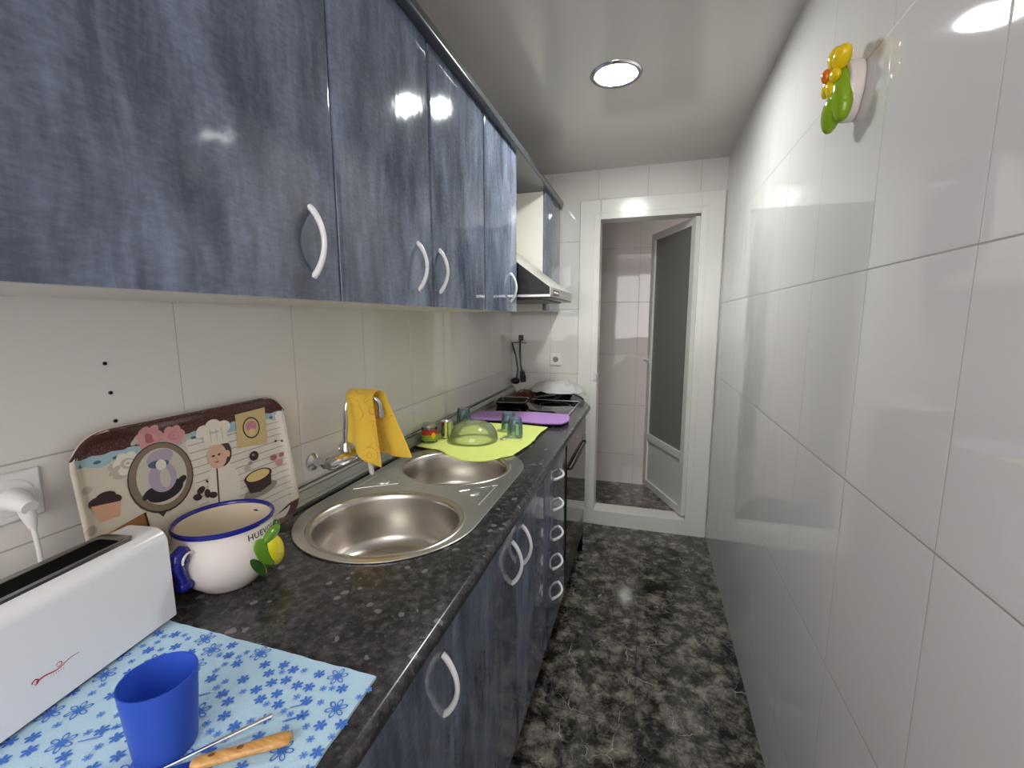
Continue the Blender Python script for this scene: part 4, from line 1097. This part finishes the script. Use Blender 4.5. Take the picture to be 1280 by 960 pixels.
def sq(w, z, r=0.03, n=5, cx=-0.80, cy=2.62, rot=0.12):
    o_ = []
    for (sx_, sy_, a0) in ((1, 1, 0), (-1, 1, PI / 2), (-1, -1, PI), (1, -1, 1.5 * PI)):
        for k in range(n + 1):
            a = a0 + PI / 2 * k / n; x = sx_ * (w - r) + r * math.cos(a); y = sy_ * (w - r) + r * math.sin(a)
            o_.append((cx + x * math.cos(rot) - y * math.sin(rot), cy + x * math.sin(rot) + y * math.cos(rot), z))
    return o_
L = [sq(0.075, HZ), sq(0.085, HZ + 0.004), sq(0.094, HZ + 0.028), sq(0.099, HZ + 0.0325), sq(0.0985, HZ + 0.034), sq(0.092, HZ + 0.031), sq(0.083, HZ + 0.006)]
n = len(L[0]); b = MB()
b.add(sum(L[:3], []) , [(k * n + i, k * n + (i + 1) % n, (k + 1) * n + (i + 1) % n, (k + 1) * n + i) for k in range(2) for i in range(n)] + [list(range(n))], M['black'])
b.add(sum(L[5:7], []), [(i, (i + 1) % n, n + (i + 1) % n, n + i) for i in range(n)] + [list(range(n, 2 * n))], M['black'])
for k in range(7):
    yy = 2.56 + k * 0.02
    b.tube([(-0.86, yy, HZ + 0.0075), (-0.745, yy + 0.012, HZ + 0.0075)], 0.003, M['black'], 8)
b.build('pan_body', gp, smooth=40)
b = MB(); b.add(sum(L[2:6], []), [(k * n + i, k * n + (i + 1) % n, (k + 1) * n + (i + 1) % n, (k + 1) * n + i) for k in range(3) for i in range(n)], mat('pale_enamel_rim', rgb(176, 168, 150), 0.35)); b.build('pan_rim', gp)
b = MB(); b.tube([(-0.71, 2.65, HZ + 0.03), (-0.69, 2.66, HZ + 0.038), (-0.63, 2.69, HZ + 0.05), (-0.55, 2.73, HZ + 0.055)], [0.006, 0.008, 0.010, 0.010], M['black_matt'], 12, flat=0.6); b.build('pan_handle', gp)
# black frying pan under the bag
fp = thing('frying_pan', 'black frying pan at the back of the hob under the plastic bag', 'pan', (-0.60, 2.93, TOP))
b = MB(); b.lathe([(0, 0.0), (0.11, 0.0), (0.120, 0.006), (0.138, 0.042), (0.140, 0.043), (0.138, 0.045), (0.117, 0.010), (0, 0.006)], M['black'], (-0.605, 2.97, TOP + 0.0015), 56); b.build('pan_body', fp)
b = MB(); b.tube([(-0.48, 2.905, TOP + 0.042), (-0.455, 2.89, TOP + 0.047), (-0.41, 2.86, TOP + 0.035), (-0.385, 2.84, TOP + 0.022)], [0.007, 0.009, 0.010, 0.008], M['black_matt'], 12, flat=0.55); b.build('pan_handle', fp)
# bag
def bagf(u, v):
    a = 2 * PI * u; rr_ = v
    x = -0.62 + math.cos(a) * rr_ * (0.195 + 0.012 * math.sin(5 * a)) + 0.03 * rr_; y = 2.985 + math.sin(a) * rr_ * 0.125
    h = 0.062 * (1 - rr_ ** 2.6) + 0.050 - 0.010 * rr_
    nz = (abs(mnoise.noise(Vector((x * 13, y * 13, 2)))) - 0.1) * 0.06 + (0.3 - abs(mnoise.noise(Vector((x * 34, y * 34, 7))))) * 0.022
    z = TOP + h + nz * (0.4 + 0.6 * rr_) + (0.02 * math.sin(a * 2 + 1)) * rr_ * 0.5
    if x > -0.52: z -= (x + 0.52) * 0.22 * rr_
    z = max(z, TOP + 0.048 - max(0, (x + 0.47)) * 0.25)
    return (x, min(y, 3.112), z)
b = MB(); b.grid(bagf, 60, 22, M['bag'])
tag(b.build('plastic_bag', solid=0.001, smooth=60), 'crumpled white plastic bag resting over the frying pan', 'bag')
# red packet
def pack(u, v):
    x = -0.875 + 0.13 * u; y = 2.90 + 0.12 * v
    return (x, y, TOP + 0.012 + 0.04 * math.sin(PI * min(max(u, 0.0), 1)) ** 0.5 * math.sin(PI * v) ** 0.5 + 0.01 * mnoise.noise(Vector((x * 30, y * 30, 0))))
t = NT('red_packet_foil'); P = t.obj()
t.set(Base_Color=t.ramp(t.noise(P, 22, 2), [(0.42, rgb(84, 20, 18)), (0.56, rgb(120, 34, 26)), (0.62, rgb(190, 160, 60)), (0.7, rgb(222, 214, 190))], 'CONSTANT'), Roughness=0.3)
b = MB(); b.grid(pack, 16, 16, t.m)
b.grid(lambda u, v: (-0.875 + 0.13 * u, 2.90 + 0.12 * v, TOP + 0.0095), 4, 4, t.m)
tag(b.build('food_packet', smooth=60, solid=0.001), 'small dark red food packet in the corner behind the griddle pan', 'packet')
# utensils hanging in the corner
hk = MB(); hk.box(-0.905, -0.868, YB - 0.006, YB - 0.001, 1.335, 1.375, M['darkmetal']); hk.box(-0.952, -0.84, YB - 0.034, YB - 0.030, 1.318, 1.324, M['darkmetal']); hk.box(-0.945, -0.940, YB - 0.031, YB - 0.001, 1.318, 1.324, M['darkmetal']); hk.box(-0.850, -0.845, YB - 0.031, YB - 0.001, 1.318, 1.324, M['darkmetal']); hk.tube([(-0.887, YB - 0.005, 1.345), (-0.887, YB - 0.03, 1.338), (-0.887, YB - 0.034, 1.352)], 0.003, M['alu'], 8)
tag(hk.build('wall_hook', smooth=30), 'small dark hook and rail on the end wall holding the utensils', 'hook')
ut = thing('spatula', 'dark spatula hanging in the corner by the hob, blade down', 'utensil', (-0.88, YB - 0.03, 1.2))
b = MB(); b.tube([(-0.887, YB - 0.020, 1.345), (-0.888, YB - 0.026, 1.25)], [0.010, 0.012], M['black_matt'], 12, flat=0.5); b.build('handle', ut)
b = MB(); b.tube([(-0.888, YB - 0.026, 1.25), (-0.883, YB - 0.028, 1.16), (-0.870, YB - 0.03, 1.11)], [0.007, 0.006, 0.009], M['darkmetal'], 10)
b.prism([(-0.885, 1.115), (-0.856, 1.115), (-0.842, 1.075), (-0.843, 1.035), (-0.880, 1.030), (-0.888, 1.07)], YB - 0.032, YB - 0.028, M['black_matt'], axis=1); b.build('blade', ut, smooth=30)
ut = thing('ladle', 'dark ladle hanging beside the spatula in the corner', 'utensil', (-0.92, YB - 0.05, 1.2))
b = MB(); b.tube([(-0.945, YB - 0.030, 1.315), (-0.930, YB - 0.040, 1.27), (-0.915, YB - 0.045, 1.23)], [0.009, 0.012, 0.010], M['black_matt'], 12, flat=0.5); b.build('handle', ut)
b = MB(); b.tube([(-0.915, YB - 0.045, 1.23), (-0.898, YB - 0.05, 1.13), (-0.905, YB - 0.055, 1.07)], [0.006, 0.006, 0.006], M['darkmetal'], 10)
b.ball((-0.912, YB - 0.062, 1.045), (0.033, 0.03, 0.024), M['black_matt']); b.build('cup', ut)
# socket on end wall
s2 = thing('wall_socket', 'white wall socket on the end wall beside the door frame', 'socket', (-0.63, YB, 1.2))
b = MB(); b.box(-0.668, -0.588, YB - 0.010, YB - 0.0005, 1.16, 1.245, M['white_plastic']); b.build('socket_plate', s2, bevel=0.003)
b = MB(); b.tube([(-0.628, YB - 0.0105, 1.203), (-0.628, YB - 0.006, 1.203)], [0.021, 0.021], M['tr_grey'], 28); b.ball((-0.635, YB - 0.011, 1.203), (0.003, 0.001, 0.003), M['void'], seg=8, rings=6); b.ball((-0.619, YB - 0.011, 1.203), (0.003, 0.001, 0.003), M['void'], seg=8, rings=6)
b.build('socket_insert', s2)

# ================================================================== WALL ORNAMENT
orn = thing('ceramic_ornament', 'ceramic wall ornament with yellow flower and green leaves', 'wall ornament', (XR, 1.28, 1.98))
OY, OZ = 1.262, 2.000
def ov_outline(ry, rz, n=48):
    pts = []
    for k in range(n):
        a = 2 * PI * k / n; s_ = 1 + 0.10 * math.cos(2 * a + 0.6) + 0.05 * math.sin(3 * a)
        pts.append((OY + ry * s_ * math.cos(a), OZ - 0.008 + rz * s_ * math.sin(a)))
    return pts
b = MB(); b.prism(ov_outline(0.040, 0.066), XR - 0.030, XR - 0.0005, M['ceramic'], axis=0); b.build('backing', orn, bevel=0.006)
rx_ = lambda a: Matrix.Rotation(a, 3, 'X')
b = MB(); b.ball((XR - 0.034, OY - 0.012, OZ - 0.018), (0.021, 0.030, 0.062), M['deco_leaf'], rx_(-0.22)); b.build('leaf', orn)
b = MB(); b.ball((XR - 0.042, OY + 0.018, OZ - 0.043), (0.020, 0.026, 0.044), M['deco_leaf'], rx_(0.45)); b.build('leaf', orn)
fc = (XR - 0.056, OY + 0.010, OZ + 0.034)
for k in range(6):
    a = k * PI / 3 + 0.35
    b = MB(); big_ = k in (1, 2); L_ = 0.034 if big_ else 0.026
    b.ball((XR - (0.042 if big_ else 0.052), fc[1] + L_ * math.cos(a), fc[2] + L_ * math.sin(a) * 1.1), (0.018 if big_ else 0.011, 0.028 if big_ else 0.023, 0.019 if big_ else 0.014), M['deco_yel'], rx_(a)); b.build('petal', orn)
b = MB(); b.ball((XR - 0.062, fc[1], fc[2]), (0.010, 0.013, 0.015), M['orange']); b.build('flower_centre', orn)

# ================================================================== CAMERA, WORLD, COLOUR
yaw, pitch, roll = 0.29640, 0.14307, -0.00287
cy_, sy_, cp, sp_, cr, sr = math.cos(yaw), math.sin(yaw), math.cos(pitch), math.sin(pitch), math.cos(roll), math.sin(roll)
fwd = Vector((-sy_ * cp, cy_ * cp, -sp_)); rt = Vector((cy_, sy_, 0)); up = rt.cross(fwd)
r2 = rt * cr + up * sr; u2 = -rt * sr + up * cr
cam = bpy.data.cameras.new('camera'); cam.sensor_width = 36; cam.sensor_fit = 'HORIZONTAL'; cam.lens = 555.0 / 1280 * 36; cam.clip_start = 0.02
co = bpy.data.objects.new('camera', cam); C.objects.link(co)
mw = Matrix((r2, u2, -fwd)).transposed().to_4x4(); mw.translation = (0, 0, 1.483); co.matrix_world = mw
bpy.context.scene.camera = co
w = bpy.data.worlds.new('world'); bpy.context.scene.world = w; w.use_nodes = True
w.node_tree.nodes['Background'].inputs[0].default_value = (1.0, 0.95, 0.955, 1); w.node_tree.nodes['Background'].inputs[1].default_value = 3.1
vs_ = bpy.context.scene.view_settings
vs_.view_transform = 'Standard'; vs_.look = 'None'; vs_.gamma = 1.0; vs_.exposure = 0.74; vs_.use_curve_mapping = False
